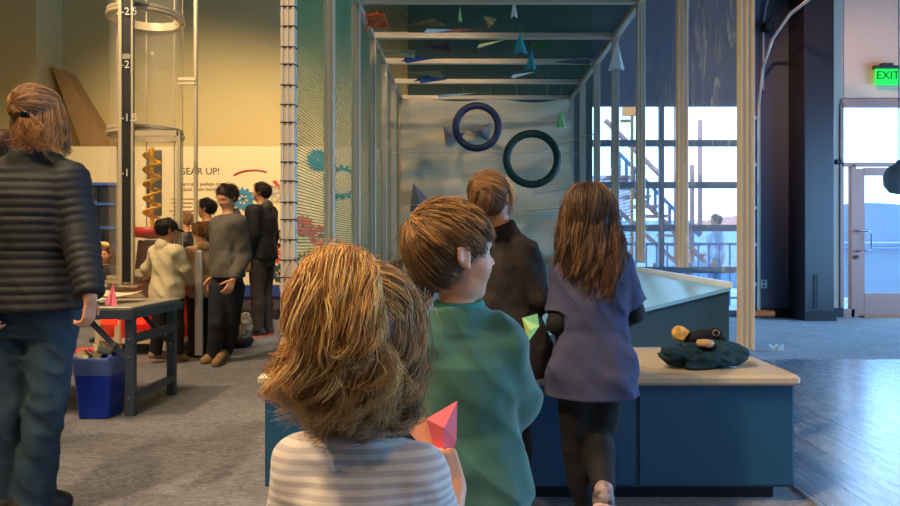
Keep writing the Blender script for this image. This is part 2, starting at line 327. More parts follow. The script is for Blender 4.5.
# ---------------------------------------------------------------- outside
struct('ground_outside', MB().box((4, 25, -.07), (60, 29, .1)), mat('pale_paving', (150, 160, 170), .7))
M_cor = mat('corrugated_blue', (120, 150, 172), .5, .1)
cw = MB(); n = 150; xs = np.linspace(7.0, 12.6, n * 2)
for i in range(len(xs) - 1):
    xa, xb = xs[i], xs[i + 1]; ya = 14 + .03 * (i % 2); yb = 14 + .03 * ((i + 1) % 2)
    za = 1.12 + .83 - .16 * (xa - 8.3) ** 2 * .55; zb = 1.12 + .83 - .16 * (xb - 8.3) ** 2 * .55
    za = max(za, .4); zb = max(zb, .4)
    cw.add([(xa, ya, 0), (xb, yb, 0), (xb, yb, zb), (xa, ya, za), (xa, ya + .06, 0), (xb, yb + .06, 0), (xb, yb + .06, zb), (xa, ya + .06, za)], [(0, 1, 2, 3), (5, 4, 7, 6), (3, 2, 6, 7)])
cf = tag(cw.build('corrugated_fence', M_cor), 'blue corrugated metal fence with arched top outside the entrance', 'fence')
MB().tube([(7, 13.93, 1.12), (12.6, 13.93, 1.12)], .03, 8).tube([(7, 13.93, 1.02), (12.6, 13.93, 1.02)], .012, 6).build('rail', mat('rail_blue', (60, 100, 150), .5), cf)
# deck railing outside the roll-up door
rl = empty('deck_railing', (3.5, 12.4, 0), 'blue metal railing outside behind the roll-up door', 'railing')
MB().box((3.9, 12.4, 1.1), (4.4, .04, .05)).box((3.9, 12.4, .12), (4.4, .04, .04)).build('top_rail', mat('rail_blue', (0, 0, 0)), rl)
for k in range(23): MB().box((1.75 + k * .19, 12.4, .53), (.025, .025, 1.1)).build('baluster', MATS['rail_blue'], rl)
# pale building and roofs further off
tag(MB().box((4.2, 17.5, .85), (7.5, .3, 1.7)).build('boundary_wall', mat('pale_blue_wall', (120, 150, 175), .7)), 'pale blue low wall across the yard outside', 'wall')
tag(MB().prism([(5.0, 15.6, 1.5), (7.6, 15.6, 1.35), (7.6, 15.6, 1.5), (6.4, 15.6, 1.78), (5.4, 15.6, 1.62)], (0, .8, 0)).box((5.2, 15.9, .73), (.06, .06, 1.5)).box((7.4, 15.9, .68), (.06, .06, 1.4)).build('awning', mat('pink_canvas', (190, 130, 120), .7)), 'faded pink awning outside above the railing', 'awning')
# outdoor stair with rust pink stringers
ss = empty('outdoor_stair', (4, 14, 0), 'outdoor metal stair with rust pink stringers seen through the roll-up door', 'stair')
M_rust = mat('rust_pink', (165, 110, 100), .6)
def seg(px0, py0, px1, py1, w=.16, Y=13.5, nm='stringer', m=None): MB().bar(P(px0, py0, Y), P(px1, py1, Y), .06, w, up=(0, 1, 0)).build(nm, m or M_rust, ss)
seg(612, 170, 705, 262); seg(612, 205, 690, 275); seg(605, 120, 660, 175); seg(676, 100, 676, 262, .12, nm='post'); seg(692, 165, 692, 262, .1, nm='post'); seg(700, 120, 700, 235, .1, nm='post')
for k in range(9): MB().box(P(616 + k * 9.5, 178 + k * 9.6, 13.7), (.5, .6, .05)).build('tread', M_rust, ss)
for k in range(12): seg(612 + k * 7.2, 146 + k * 7.4, 612 + k * 7.2, 168 + k * 7.4, .035, 13.45, 'baluster', MATS['rail_blue'])
for q_ in (618, 655, 690): MB().box((P(q_, 0, 13.7).x, 13.7, .35), (.08, .08, .74)).build('post', M_rust, ss)
seg(606, 140, 700, 236, .05, 13.45, 'handrail', MATS['rail_blue'])
tag(MB().box(P(632, 110, 12.6), (.36, .04, .22)).box(P(626, 121, 12.6), (.2, .04, .05)).bar(P(632, 112, 12.64), (P(632, 0, 12.6).x, 12.64, -.02), .05, .05).build('hanging_sign', mat('orange_sign', (235, 150, 50), .6, emit=0)), 'orange panel on a pole outside high behind the cage posts', 'sign')
tag(MB().box((3.2, 19, 2.4), (2.6, 1.2, 1.1)).box((3.2, 19.2, .93), (2.2, .8, 1.9)).build('balcony', mat('grey_balcony', (150, 150, 165), .7)), 'grey balcony block of a building outside', 'building')
# shaded steel canopy outside above the roll-up door
0 and tag(MB().box((2.9, 11.6, 3.05), (2.6, 1.9, .08)).box((2.9, 12.4, 2.9), (2.6, .1, .2)).build('door_canopy', M_frame), 'dark canopy outside over the top of the roll-up door', 'canopy')
# ---------------------------------------------------------------- exhibit counter
M_cab = mat('deep_blue_laminate', (30, 84, 118), .42, bump=.03, bscale=30)
M_top = mat('beige_countertop', (206, 188, 160), .32, col2=(196, 178, 150), nscale=60)
ct = empty('counter', (.27, 3.4, 0), 'long low blue exhibit counter with beige top under the mesh cage', 'counter')
cb = MB().box((.27, 5.0, .30), (2.28, 4.14, .46)); cb.build('body', M_cab, ct)
MB().box((.27, 5.0, .045), (2.16, 4.0, .09)).build('plinth', M_black, ct)
MB().box((.262, 4.98, .538), (2.30, 4.22, .045), bev=.012).build('worktop', M_top, ct)
for (xa, xb) in ((-.86, -.30), (-.29, .22), (.23, .725), (.735, 1.405)): MB().box(((xa + xb) / 2, 2.924, .30), (xb - xa - .008, .014, .44), bev=.003).build('front_panel', M_cab, ct)
# clutter plate at the working edge
tray = empty('work_tray', (.33, 3.1, .56), 'grey cutting mat on the counter between the two standing girls', 'mat')
MB().box((.36, 3.13, .565), (.5, .28, .008), bev=.002).build('sheet', mat('grey_mat', (150, 165, 178), .5), tray)
for k in range(3): MB().box((.36, 3.04 + k * .08, .571), (.46, .006, .003)).build('ruled_line', mat('dark_line', (60, 70, 84), .5), tray)
tag(MB().box(P(545, 350, 3.16), (.10, .12, .03), bev=.008).build('paper_clip_box', mat('orange_red', (225, 90, 50), .5)), 'orange box of clips on the grey mat', 'box')
tag(MB().lathe(P(543.5, 345, 3.1) + Vector((0, 0, -.02)), [(0, 0), (.022, 0), (.024, .02), (.02, .035), (0, .036)], 16).build('tape_roll', mat('dark_tin', (52, 52, 56), .4, .5), smooth=True), 'small dark round tin beside the orange clip box', 'tin')

# ramps either side of the cage floor
M_ramp = mat('pale_blue_ramp', (120, 185, 238), .3); M_rampside = mat('ramp_side_blue', (36, 74, 102), .5)
def ramp(xa, za, xb, zb, label):
    r = empty('ramp', ((xa + xb) / 2, 5, .56), label, 'ramp')
    y0, y1 = 3.62, 9.4; za1, zb1 = za + .02, zb + .035
    MB().add([(xa, y0, za), (xb, y0, zb), (xb, y1, zb1), (xa, y1, za1), (xa, y0, za - .02), (xb, y0, zb - .02), (xb, y1, zb1 - .02), (xa, y1, za1 - .02)], [(0, 1, 2, 3), (4, 7, 6, 5), (0, 4, 5, 1), (1, 5, 6, 2), (2, 6, 7, 3), (3, 7, 4, 0)]).build('slope', M_ramp, r)
    MB().prism([(xa, y0 + .012, .565), (xb, y0 + .012, .565), (xb, y0 + .012, zb - .021), (xa, y0 + .012, max(.566, za - .021))], (0, .02, 0)).build('front_panel', M_rampside, r)
    MB().bar((xb, y0, zb + .012), (xb, y1, zb1 + .012), .03, .03).build('edge_trim', mat('white_trim', (225, 232, 238), .35), r)
    return r
ramp(.18, .585, 1.40, .885, 'pale blue sloping ramp inside the cage below the clear film side')
ramp(-.02, .585, -.88, .80, 'pale sloping ramp inside the cage below the teal netting side')

# ---------------------------------------------------------------- the cage
XL, XR, ZT = -.93, 1.455, 3.15; YS = [3.55, 4.60, 5.70, 6.68, 7.62, 8.56, 9.5]
cage = empty('mesh_cage', (.26, 3.55, .56), 'tall aluminium framed mesh cage standing on the blue counter', 'cage')
M_post = mat('aluminium_post', (206, 192, 168), .36, .25); M_groove = mat('post_groove', (92, 84, 74), .5, .5)
for X in (XL, XR):
    for i, Y in enumerate(YS):
        z0 = .563
        if i: z0 = .955 if X > 0 else .86
        w = .066 if i else .07
        p = MB()
        for dx in (-1, 0, 1): p.box((X + dx * (w - .012) / 2 * 1.0, Y, (z0 + ZT) / 2), (.014 if dx else .012, .06, ZT - z0), bev=.002)
        p.box((X, Y, (z0 + ZT) / 2), (w - .006, .046, ZT - z0))
        po = p.build('post', M_post, cage)
        if i == 0 and X < 0:
            for k in range(23):
                z = P(0, 9, 3.5).z + .32 - k * .1005 + .006 * math.sin(k * 2.3)
                if z > .6: MB().box((X, Y, z), (w + .006, .066, .006), bev=.002).bar((X + w / 2, Y - .036, z), (X + w / 2 + .02, Y - .03, z - .012), .004, .004).build('cable_tie', M_black, po)
def beam(a, b, nm='beam', w=.055, h=.055): return MB().bar(a, b, w, h, bev=.004).bar(a, b, w * .2, h + .006).bar(a, b, w + .006, h * .2).build(nm, M_post, cage)
for X in (XL, XR): beam((X, YS[0], ZT), (X, YS[-1], ZT), 'side_beam')
for Y in YS: beam((XL, Y, ZT + .002), (XR, Y, ZT + .002), 'cross_beam')
beam((XL, YS[-1], .62), (XR, YS[-1], .62), 'cross_beam')
for z in (1.62, 2.3): MB().tube([(XL, 8.9, z), (XR, 8.9, z)], .006, 6).build('wire', M_alu, cage)
for z, Y in ((2.05, 6.7), (.93, 6.7)): MB().tube([(XL, Y, z), (XL + .42, Y, z)], .006, 6).build('wire', M_alu, cage)
for (z, xa) in ((1.78, .9), (2.35, .95), (1.55, .8)): MB().tube([(xa, 9.2, z), (XR, 7.6, z), ], .005, 6).build('wire', M_alu, cage)
# side netting (teal), top netting (dark green), clear film on the right
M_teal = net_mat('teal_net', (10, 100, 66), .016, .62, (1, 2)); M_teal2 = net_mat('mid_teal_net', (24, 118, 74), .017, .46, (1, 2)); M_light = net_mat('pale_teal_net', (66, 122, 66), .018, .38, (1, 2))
M_green = net_mat('green_net', (40, 82, 54), .022, .44, (0, 1)); M_rnet = net_mat('grey_net', (160, 180, 205), .03, .16, (1, 2))
def sheet(name, fn, nu, nv, m):
    vs = [fn(i / nu, j / nv) for j in range(nv + 1) for i in range(nu + 1)]; w = nu + 1
    fs = [(j * w + i, j * w + i + 1, (j + 1) * w + i + 1, (j + 1) * w + i) for j in range(nv) for i in range(nu)]
    return MB().add(vs, fs).build(name, m, cage, smooth=True)
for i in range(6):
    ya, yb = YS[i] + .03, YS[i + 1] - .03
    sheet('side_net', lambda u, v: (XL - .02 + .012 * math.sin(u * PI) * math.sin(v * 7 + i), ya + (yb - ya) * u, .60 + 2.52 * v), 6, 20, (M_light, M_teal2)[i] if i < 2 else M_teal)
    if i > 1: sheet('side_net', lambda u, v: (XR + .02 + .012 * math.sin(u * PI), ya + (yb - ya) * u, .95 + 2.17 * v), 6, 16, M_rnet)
    if i: sheet('top_net', lambda u, v: (XL + (XR - XL) * u, ya + (yb - ya) * v, ZT + .035 - .05 * math.sin(u * PI) * math.sin(v * PI)), 12, 6, M_green)
def film():
    m = bpy.data.materials.new('clear_film'); m.use_nodes = True; nt = m.node_tree; N = nt.nodes; L = nt.links
    b = N['Principled BSDF']; b.inputs['Base Color'].default_value = (.72, .80, .90, 1); b.inputs['Roughness'].default_value = .12
    tc = N.new('ShaderNodeTexCoord'); mp = N.new('ShaderNodeMapping'); mp.inputs['Scale'].default_value = (1, 2.0, .8); mp.inputs['Rotation'].default_value = (.6, 0, 0); L.new(tc.outputs['Object'], mp.inputs[0])
    n = N.new('ShaderNodeTexNoise'); n.inputs['Scale'].default_value = 5; n.inputs['Detail'].default_value = 7; n.inputs['Distortion'].default_value = 1.2; L.new(mp.outputs[0], n.inputs[0])
    bp = N.new('ShaderNodeBump'); bp.inputs['Strength'].default_value = .9; bp.inputs['Distance'].default_value = .06; L.new(n.outputs[0], bp.inputs['Height']); L.new(bp.outputs[0], b.inputs['Normal'])
    r = N.new('ShaderNodeMapRange'); r.inputs[1].default_value = .5; r.inputs[2].default_value = .75; r.inputs[3].default_value = .16; r.inputs[4].default_value = .55; L.new(n.outputs[0], r.inputs[0]); L.new(r.outputs[0], b.inputs['Alpha'])
    return m
M_film = film()
for i in range(0, 3):
    ya, yb = YS[i] + .03, YS[i + 1] - .03
    sheet('clear_film', lambda u, v: (XR + .012 + .012 * math.sin(u * 9 + v * 5) * math.sin(v * 11), ya + (yb - ya) * u, .95 + 2.17 * v), 16, 24, M_film)
# wrinkled off-white mesh sheet closing the far end
M_back = net_mat('offwhite_mesh_sheet', (186, 174, 144), .036, .16, (0, 2), sheet=(216, 202, 170), rough=.7)
def bk_fn(u, v):
    sag = .05 * math.sin(PI * v) + .030 * math.sin(v * 26 + u * 3.5 + 2 * u * u) * (.5 + u) + .012 * math.sin(v * 55 - u * 9)
    return (XL + .02 + (XR - XL - .04) * u, YS[-1] - .06 - sag, .60 + (2.5 + .02 * math.sin(u * 14)) * v)
sheet('back_sheet', bk_fn, 50, 90, M_back)

# rings hanging in the cage
def ring(label, px, py, Y, R, r, m):
    c = P(px, py, Y); t = empty('target_ring', c, label, 'ring')
    pts = [c + Vector((math.cos(a) * R, 0, math.sin(a) * R)) for a in np.linspace(0, 2 * PI, 64, endpoint=False)]
    MB().tube(pts, r, 12, closed=True).build('hoop', m, t, smooth=True)
    for s in (-.5, .5): MB().tube([c + Vector((s * R * 1.0, 0, R * .86)), (c.x + s * R * 1.3, Y, ZT - .03)], .0018, 5).build('string', M_alu, t)
ring('blue hoop hanging upper left in front of the pale mesh sheet', 477, 127, 8.7, .272, .046, mat('hoop_blue', (24, 38, 78), .45))
ring('dark green hoop hanging lower right in front of the pale mesh sheet', 532, 159, 8.1, .303, .046, mat('hoop_green', (8, 58, 46), .45))

# ---------------------------------------------------------------- paper planes and cones
def papermat(n, c): return mat('paper_' + n, c, .75)
def plane(label, c, L, w, rot, m, grp=None, fold=.35):
    """folded dart: two wings and a keel"""
    t = .0012; mb = MB(); k = fold * w
    for s in (-1, 1):
        mb.prism([(0, L, 0), (s * w, 0, .0), (s * .012, 0, 0)], (0, 0, t)); mb.prism([(0, L, 0), (s * .012, 0, 0), (0, 0, -k)], (t, 0, 0))
    R = __import__('mathutils').Euler([math.radians(a) for a in rot]).to_matrix(); mb.v = [R @ Vector(v) + Vector(c) for v in mb.v]
    return tag(mb.build('paper_plane', m), label, 'paper plane', grp)
PW = papermat('white', (228, 224, 210)); PT = papermat('teal', (60, 160, 165)); PG = papermat('green', (150, 215, 130)); PO = papermat('orange', (220, 120, 90)); PGR = papermat('grey', (120, 122, 130)); PD = papermat('dark_blue', (58, 80, 110)); PY = papermat('tan', (190, 170, 120)); PP = papermat('plum', (100, 60, 86))
zt = ZT + .10
plane('long white paper plane lying on the cage top nearest the camera', P(425, 31, 6.15), .3, .07, (8, 0, -72), PW)
plane('orange paper plane on the cage top beside the long white one', P(450, 31, 6.25), .24, .05, (4, 0, -92), PO)
plane('pale folded plane with raised tail high in the cage top', P(493, 24, 6.1), .12, .07, (40, 20, 120), PY)
plane('white and green paper plane in the second bay of the cage top', P(478, 46, 6.9), .30, .07, (10, 30, -100), papermat('whitegreen', (200, 220, 180)))
plane('white plane lying in the third bay of the cage top', P(512, 76, 7.9), .28, .08, (12, 0, -80), PW)
plane('wide white plane on the last bay of the cage top', P(438, 96, 8.9), .5, .08, (6, 0, -84), PW)
plane('plum paper plane on the cage top near the left rail', P(450, 48, 6.9), .3, .10, (6, 10, 80), PP)
plane('dark blue paper plane on the cage top near the left rail', P(405, 58, 7.1), .32, .16, (4, 0, -70), PD)
plane('dark blue plane lying farther back on the left of the cage top', P(420, 78, 7.9), .36, .18, (4, 0, -60), PD)
plane('tan sheet plane on the cage top left of the plum one', P(415, 54, 7.0), .4, .14, (4, 0, 100), PY)
plane('large tan plane in the second bay above the dark blue ones', P(442, 74, 7.8), .4, .15, (4, 0, 85), PY)
plane('tan plane flat on the first bay near the red cloth', P(440, 22, 6.1), .36, .12, (4, 0, 60), papermat('tan2', (150, 135, 100)))
plane('bright green plane on the cage top right of centre', P(536, 46, 7.0), .2, .12, (4, 0, -120), papermat('bright_green', (50, 130, 60)))
plane('grey shadowed plane at the far right of the cage top', P(590, 60, 7.2), .42, .14, (4, 0, 60), PGR)
def cone(label, px, py, Y, L, w, m, lean=0, tip=True):
    """paper kite hanging point up from a thread"""
    c = P(px, py, Y); t = empty('paper_kite', c, label, 'paper plane')
    mb = MB(); top = c + Vector((lean, 0, L / 2)); a = [c + Vector((w * math.cos(q), w * math.sin(q) * .6, -L / 2 + .03 * (i % 2))) for i, q in enumerate((0, 1.3, 2.6, 3.9, 5.2))]
    for i in range(5):
        mb.add([top, a[i], a[(i + 1) % 5]], [(0, 1, 2)])
    o = mb.build('body', m, t); so = o.modifiers.new('thickness', 'SOLIDIFY'); so.thickness = .002
    MB().tube([top, (top.x, top.y, ZT - .02)], .0015, 5).build('thread', M_alu, t)
cone('larger teal paper cone hanging from the cage top', 520, 43, 6.3, .20, .07, PT)
cone('smaller teal paper cone hanging lower right of the larger one', 530, 60, 6.9, .20, .065, PT, .02)
cone('narrow green paper strip hanging near the front of the cage top', 460, 14, 5.9, .14, .018, PG)
cone('white paper cone hanging near the front of the cage top', 514, 8, 5.8, .17, .03, PW)
cone('white tissue cone hanging near the right rail of the cage', 616, 56, 6.6, .28, .085, PW, .01)
cone('green paper cone hanging at the right edge of the pale mesh sheet', 561, 118, 8.8, .26, .07, PG)
for lab, q in (('grey silhouette of a plane left of the blue ring on the mesh sheet', ((443, 126), (465, 134), (446, 146))), ('grey silhouette of a plane inside the blue ring on the mesh sheet', ((467, 130), (491, 123), (488, 141))), ('grey silhouette of a plane low at the left of the mesh sheet', ((413, 183), (437, 208), (410, 212)))):
    a, b, c = [P(x, y, 9.3) for x, y in q]; m_ = (a + b + c) / 3 + Vector((0, -.05, 0)); tag(MB().prism([a, b, m_], (0, .003, 0)).prism([b, c, m_], (0, .003, 0)).prism([c, a, m_], (0, .003, 0)).build('paper_plane', PGR), lab, 'paper plane')  # shadows of planes showing through the sheet, painted as grey shapes before it
tag(MB().box(P(372, 21, 6.2), (.26, .34, .02)).bar(P(366, 30, 6.1), P(378, 12, 6.3), .02, .02).build('red_cloth', mat('red_cloth', (215, 60, 30), .7, col2=(240, 130, 50), nscale=14)), 'red and orange patterned cloth on the cage top in the left corner', 'cloth')
# ---------------------------------------------------------------- bundled teal jacket and hat on the counter (built with the solids further down)
# white crumpled paper on the carpet
cp = MB(); c = P(776, 351, 7.0)
for i in range(5):
    a = i * 1.25; cp.prism([c + Vector((-.07 + .02 * i, 0, 0)), c + Vector((.08 * math.cos(a), .05 * math.sin(a), .07)), c + Vector((.10 - .01 * i, .03, .0))], (0, .004, .003))
tag(cp.build('crumpled_paper', PW), 'crumpled white paper lying on the carpet behind the counter', 'paper')

# ---------------------------------------------------------------- left: folding bench, bin, papers
M_steel = mat('slate_steel', (84, 98, 118), .45, .4)
tb = empty('work_table', P(130, 415, 4.4), 'dark slate metal work table with a pale top beside the blue bin', 'table')
ty0, ty1, tx0, tx1 = 4.38, 5.12, -3.25, -2.16; tz = .70
MB().box(((tx0 + tx1) / 2, (ty0 + ty1) / 2, tz - .005), (tx1 - tx0, ty1 - ty0, .022), bev=.004).build('tabletop', mat('speckled_top', (176, 166, 146), .4, col2=(150, 140, 124), nscale=50), tb)
fr = MB().box(((tx0 + tx1) / 2, ty0, tz - .045), (tx1 - tx0, .03, .055)).box(((tx0 + tx1) / 2, ty1, tz - .045), (tx1 - tx0, .03, .055)).box((tx1, (ty0 + ty1) / 2, tz - .045), (.03, ty1 - ty0 + .03, .055)); fr.build('frame', M_steel, tb)
for (x, y) in ((tx1 - .02, ty0 + .03), (tx1 - .02, ty1 - .1), (tx0 + .05, ty0 + .03), (tx0 + .05, ty1 - .1)):
    l = MB().box((x, y, tz / 2 - .03), (.06, .045, tz - .06), bev=.004).build('leg', M_steel, tb)
    for z in (.12, .38, .5): MB().tube([(x, y - .03, z), (x, y - .022, z)], .008, 8).build('bolt', mat('bolt', (200, 200, 205), .3, .8), l)
MB().bar((tx1, ty0, .50), (tx1, ty1 - .1, .50), .055, .03, up=(1, 0, 0)).bar((tx1, ty0, .13), (tx1, ty1 - .1, .13), .05, .03, up=(1, 0, 0)).bar((tx1 - .05, ty0 + .02, .38), (tx1 - .32, ty0 + .02, .66), .03, .02, up=(0, 1, 0)).bar((tx1 - .05, ty1 - .1, .40), (tx1 - .30, ty1 - .1, .66), .03, .02, up=(0, 1, 0)).build('brace', M_steel, tb)
def sheetpaper(label, c, sx, sy, rz, m, name='paper_sheet', curl=.01):
    mb = MB(); vs = []
    for j in range(5):
        for i in range(5): u, v = i / 4 - .5, j / 4 - .5; vs.append((u * sx, v * sy, curl * (u * 2) ** 2 + curl * .6 * v))
    mb.add(vs, [(j * 5 + i, j * 5 + i + 1, j * 5 + i + 6, j * 5 + i + 5) for j in range(4) for i in range(4)])
    R = Matrix.Rotation(rz, 3, 'Z'); mb.v = [R @ Vector(v) + Vector(c) for v in mb.v]; o = mb.build(name, m); so = o.modifiers.new('t', 'SOLIDIFY'); so.thickness = .0015; return tag(o, label, 'paper')
PC = papermat('cream', (226, 212, 176)); PK = papermat('pink', (250, 130, 150))
sheetpaper('cream paper sheet at the front of the work table', (-2.62, 4.55, .715), .28, .21, .3, PC)
sheetpaper('white paper sheet lying askew on the pile on the work table', (-2.50, 4.62, .735), .28, .2, -.25, PW, curl=.02)
sheetpaper('cream paper sheet at the back of the pile on the work table', (-2.44, 4.78, .755), .26, .2, .1, PC, curl=.02)
plane('pink folded paper plane leaning on the papers of the work table', P(111, 305, 4.5), .16, .04, (60, 10, 35), PK)
# bin
bn = empty('waste_bin', P(101, 420, 4.35), 'blue plastic waste bin with a clear liner beside the dark work table', 'bin')
cx, cy = P(101, 420, 4.42).x, 4.42
def rr(w, d, z, r=.03, n=5):
    out = []
    for (sx, sy, a0) in ((1, 1, 0), (-1, 1, PI / 2), (-1, -1, PI), (1, -1, 1.5 * PI)):
        for k in range(n + 1): a = a0 + PI / 2 * k / n; out.append((cx + sx * (w / 2 - r) + r * math.cos(a), cy + sy * (d / 2 - r) + r * math.sin(a), z))
    return out
def loft(rings, cap0=True, cap1=False):
    mb = MB(); n = len(rings[0]); vs = [v for r_ in rings for v in r_]; fs = []
    for i in range(len(rings) - 1):
        for k in range(n): q = (k + 1) % n; fs.append((i * n + k, i * n + q, (i + 1) * n + q, (i + 1) * n + k))
    if cap0: fs.append(tuple(range(n - 1, -1, -1)))
    if cap1: fs.append(tuple((len(rings) - 1) * n + k for k in range(n)))
    return mb.add(vs, fs)
loft([rr(.20, .20, .005), rr(.25, .25, .365), rr(.265, .265, .37), rr(.265, .265, .39), rr(.245, .245, .39), rr(.24, .24, .34), rr(.19, .19, .03)], True, True).build('body', mat('bin_blue', (20, 60, 200), .38), bn, smooth=False)
rg = []
for z, w in ((.28, .248), (.33, .262), (.385, .275), (.405, .278), (.40, .24), (.36, .23)):
    r_ = rr(w, w, z); rg.append([(x + .004 * math.sin(i * 2.1 + z * 60), y + .004 * math.cos(i * 1.7 + z * 50), zz + .012 * math.sin(i * 1.3) * (z > .3)) for i, (x, y, zz) in enumerate(r_)])
loft(rg, False, False).build('liner', mat('clear_liner', (150, 185, 240), .2, alpha=.38), bn, smooth=True)
for i in range(5):
    c = Vector((cx - .07 + .035 * i, cy - .05 + .04 * (i % 3), .372 + .012 * i)); sheetpaper(['leftmost crumpled sheet of waste paper in the blue bin', 'cream crumpled sheet second from the left in the blue bin', 'crumpled sheet in the middle of the paper in the blue bin', 'cream crumpled sheet second from the right in the blue bin', 'rightmost and topmost crumpled sheet in the blue bin'][i], c, .09, .08, i * .8, PC if i % 2 else papermat('yellow', (220, 206, 160)), 'waste_paper', .05)['group'] = 'waste paper in the bin'

# ---------------------------------------------------------------- wind tube exhibit
M_cream = mat('cream_laminate', (214, 200, 168), .4); M_redp = mat('red_panel', (205, 66, 48), .4); M_chr = mat('ring_metal', (206, 190, 158), .35, .2)
tbx, tby, tr_ = P(146, 0, 6.9).x, 6.9, .345
ek = empty('exhibit_counter', (tbx, 7.0, 0), 'round-fronted cream exhibit counter with red panels beneath the clear tube', 'counter')
def arcslab(z0, z1, R, cxx=-3.25, cyy=7.25, sx=1.0): 
    n = 40; a = np.linspace(PI, 2 * PI, n); pl = [(cxx + R * sx * math.cos(t), cyy + R * .8 * math.sin(t), z0) for t in a] + [(cxx + R * sx, cyy + .5, z0), (cxx - R * sx, cyy + .5, z0)]
    return MB().prism(pl, (0, 0, z1 - z0))
arcslab(.68, .715, .66).build('worktop', M_cream, ek); arcslab(.58, .68, .62).build('apron', M_cream, ek); arcslab(.12, .17, .62).build('base_rail', M_cream, ek)
arcslab(.17, .58, .59).build('red_panel', M_redp, ek)
for t in (PI * 1.13, PI * 1.38, PI * 1.62, PI * 1.87): MB().box((-3.25 + .62 * math.cos(t), 7.25 + .5 * math.sin(t), .29), (.06, .06, .58), bev=.01).build('leg', M_cream, ek)
for i in range(3): MB().box((-3.25 - .3 + i * .27, 6.755, .35), (.16, .05, .07), bev=.01).build('lamp', mat('red_lamp', (255, 30, 10), .4, emit=3), ek)
tu = empty('wind_tube', (tbx, tby, .715), 'tall clear acrylic tube with metal rings and a black measuring strip', 'tube')
M_acr = mat('acrylic', (240, 232, 210), .03, alpha=.045)
for z0, z1 in ((.74, 2.19), (2.27, 3.37), (3.45, 4.9)): MB().lathe((tbx, tby, 0), [(tr_ - .01, z0), (tr_ - .01, z1), (tr_ - .016, z1), (tr_ - .016, z0), (tr_ - .01, z0)], 48).build('acrylic_section', M_acr, tu, smooth=True)
for z in (2.19, 3.37, .715): MB().lathe((tbx, tby, 0), [(tr_ - .03, z), (tr_ + .012, z), (tr_ + .022, z + .012), (tr_ + .022, z + .035), (tr_ + .0, z + .045), (tr_ + .012, z + .052), (tr_ + .012, z + .078), (tr_ - .03, z + .08), (tr_ - .03, z)], 56).build('ring', M_chr, tu, smooth=False)
rx = P(126.5, 0, 6.42).x
MB().box((rx, 6.43, 2.6), (.09, .012, 3.7)).build('measuring_strip', M_black, tu)
MB().box((rx - .058, 6.43, 2.6), (.035, .04, 3.75), bev=.004).box((rx + .055, 6.43, 2.6), (.022, .04, 3.75), bev=.004).build('strip_frame', M_chr, tu)
for z, s in ((3.30, '-2.5'), (2.80, '-2'), (2.30, '-1.5'), (1.78, '-1')):
    text_mesh('scale_mark', s, .10, mat('white_mark', (225, 225, 215), .5), (rx - .046, 6.405, z - .03), parent=tu, depth=.001)
MB().box((rx, 6.42, 2.88), (.075, .01, .05)).build('joint_plate', mat('grey_plate', (150, 148, 140), .4), tu)
for t in (.25, 1.1, 2.0, 2.9): MB().tube([(tbx + tr_ * 1.0 * math.cos(t), tby + tr_ * math.sin(t), .72), (tbx + tr_ * math.cos(t), tby + tr_ * math.sin(t), 4.9)], .007, 8).build('tie_rod', M_chr, tu)
# door frame of the lower section
g = MB(); xa, xb = P(132, 0, 6.45).x, P(179, 0, 6.45).x
g.box((xa, 6.45, 1.5), (.03, .03, 1.36)).box((xb, 6.45, 1.5), (.035, .03, 1.36)).box(((xa + xb) / 2, 6.45, .84), (xb - xa, .03, .07)).box(((xa + xb) / 2, 6.45, 2.16), (xb - xa, .03, .05)); g.build('door_frame', M_chr, tu)
tag(MB().box((P(195, 0, 6.7).x, 6.72, 2.85), (.034, .034, 4.1), bev=.006).build('steel_pole', M_chr), 'slim tan steel pole standing right of the clear tube', 'pole')
tag(MB().box(P(187, 79, 6.7), (.17, .02, .03)).box(P(187, 83.5, 6.7), (.17, .02, .02)).build('pole_bracket', PC), 'small pale bracket joining the tube to the slim pole', 'bracket')
tag(MB().box(P(199, 303, 6.6), (.07, .05, 1.02), bev=.01).build('white_post', mat('white_post', (190, 186, 184), .4)), 'white upright post at the right end of the round exhibit counter', 'post')
tag(MB().box(P(204, 300, 6.9), (.05, .03, .85)).build('pink_poster', mat('pink_poster', (220, 110, 120), .5, col2=(120, 150, 200), nscale=5)), 'narrow pink and blue poster strip beside the white post', 'poster')
# yellow spiral and red dish inside the tube
sp = empty('spiral_tower', (P(151, 0, 7.2).x, 7.0, .75), 'yellow spiral gear tower on a red dish inside the clear tube', 'toy'); sx = P(152, 0, 7.0).x; Mye = mat('toy_yellow', (240, 180, 30), .45)
MB().tube([(sx, 7.0, 1.2), (sx, 7.0, 2.1)], .022, 10).build('shaft', Mye, sp)
hx = MB()
hx.tube([(sx + .075 * math.cos(t), 7.0 + .075 * math.sin(t), 1.35 + .70 * t / 30) for t in np.linspace(0, 30, 130)], .017, 6); hx.build('spiral', Mye, sp)
MB().lathe((sx, 7.0, 0), [(0, 1.16), (.16, 1.18), (.19, 1.28), (.16, 1.28), (0, 1.2)], 32).build('dish', mat('toy_red', (210, 40, 25), .4), sp, smooth=True)
MB().lathe((sx, 7.0, 0), [(0, .75), (.17, .75), (.13, 1.15), (0, 1.15)], 24).build('base', mat('toy_base', (60, 30, 26), .5), sp)
MB().box((sx - .05, 7.16, 1.75), (.16, .02, .7), bev=.01).build('back_plate', mat('smoky_plate', (110, 104, 92), .4), sp)
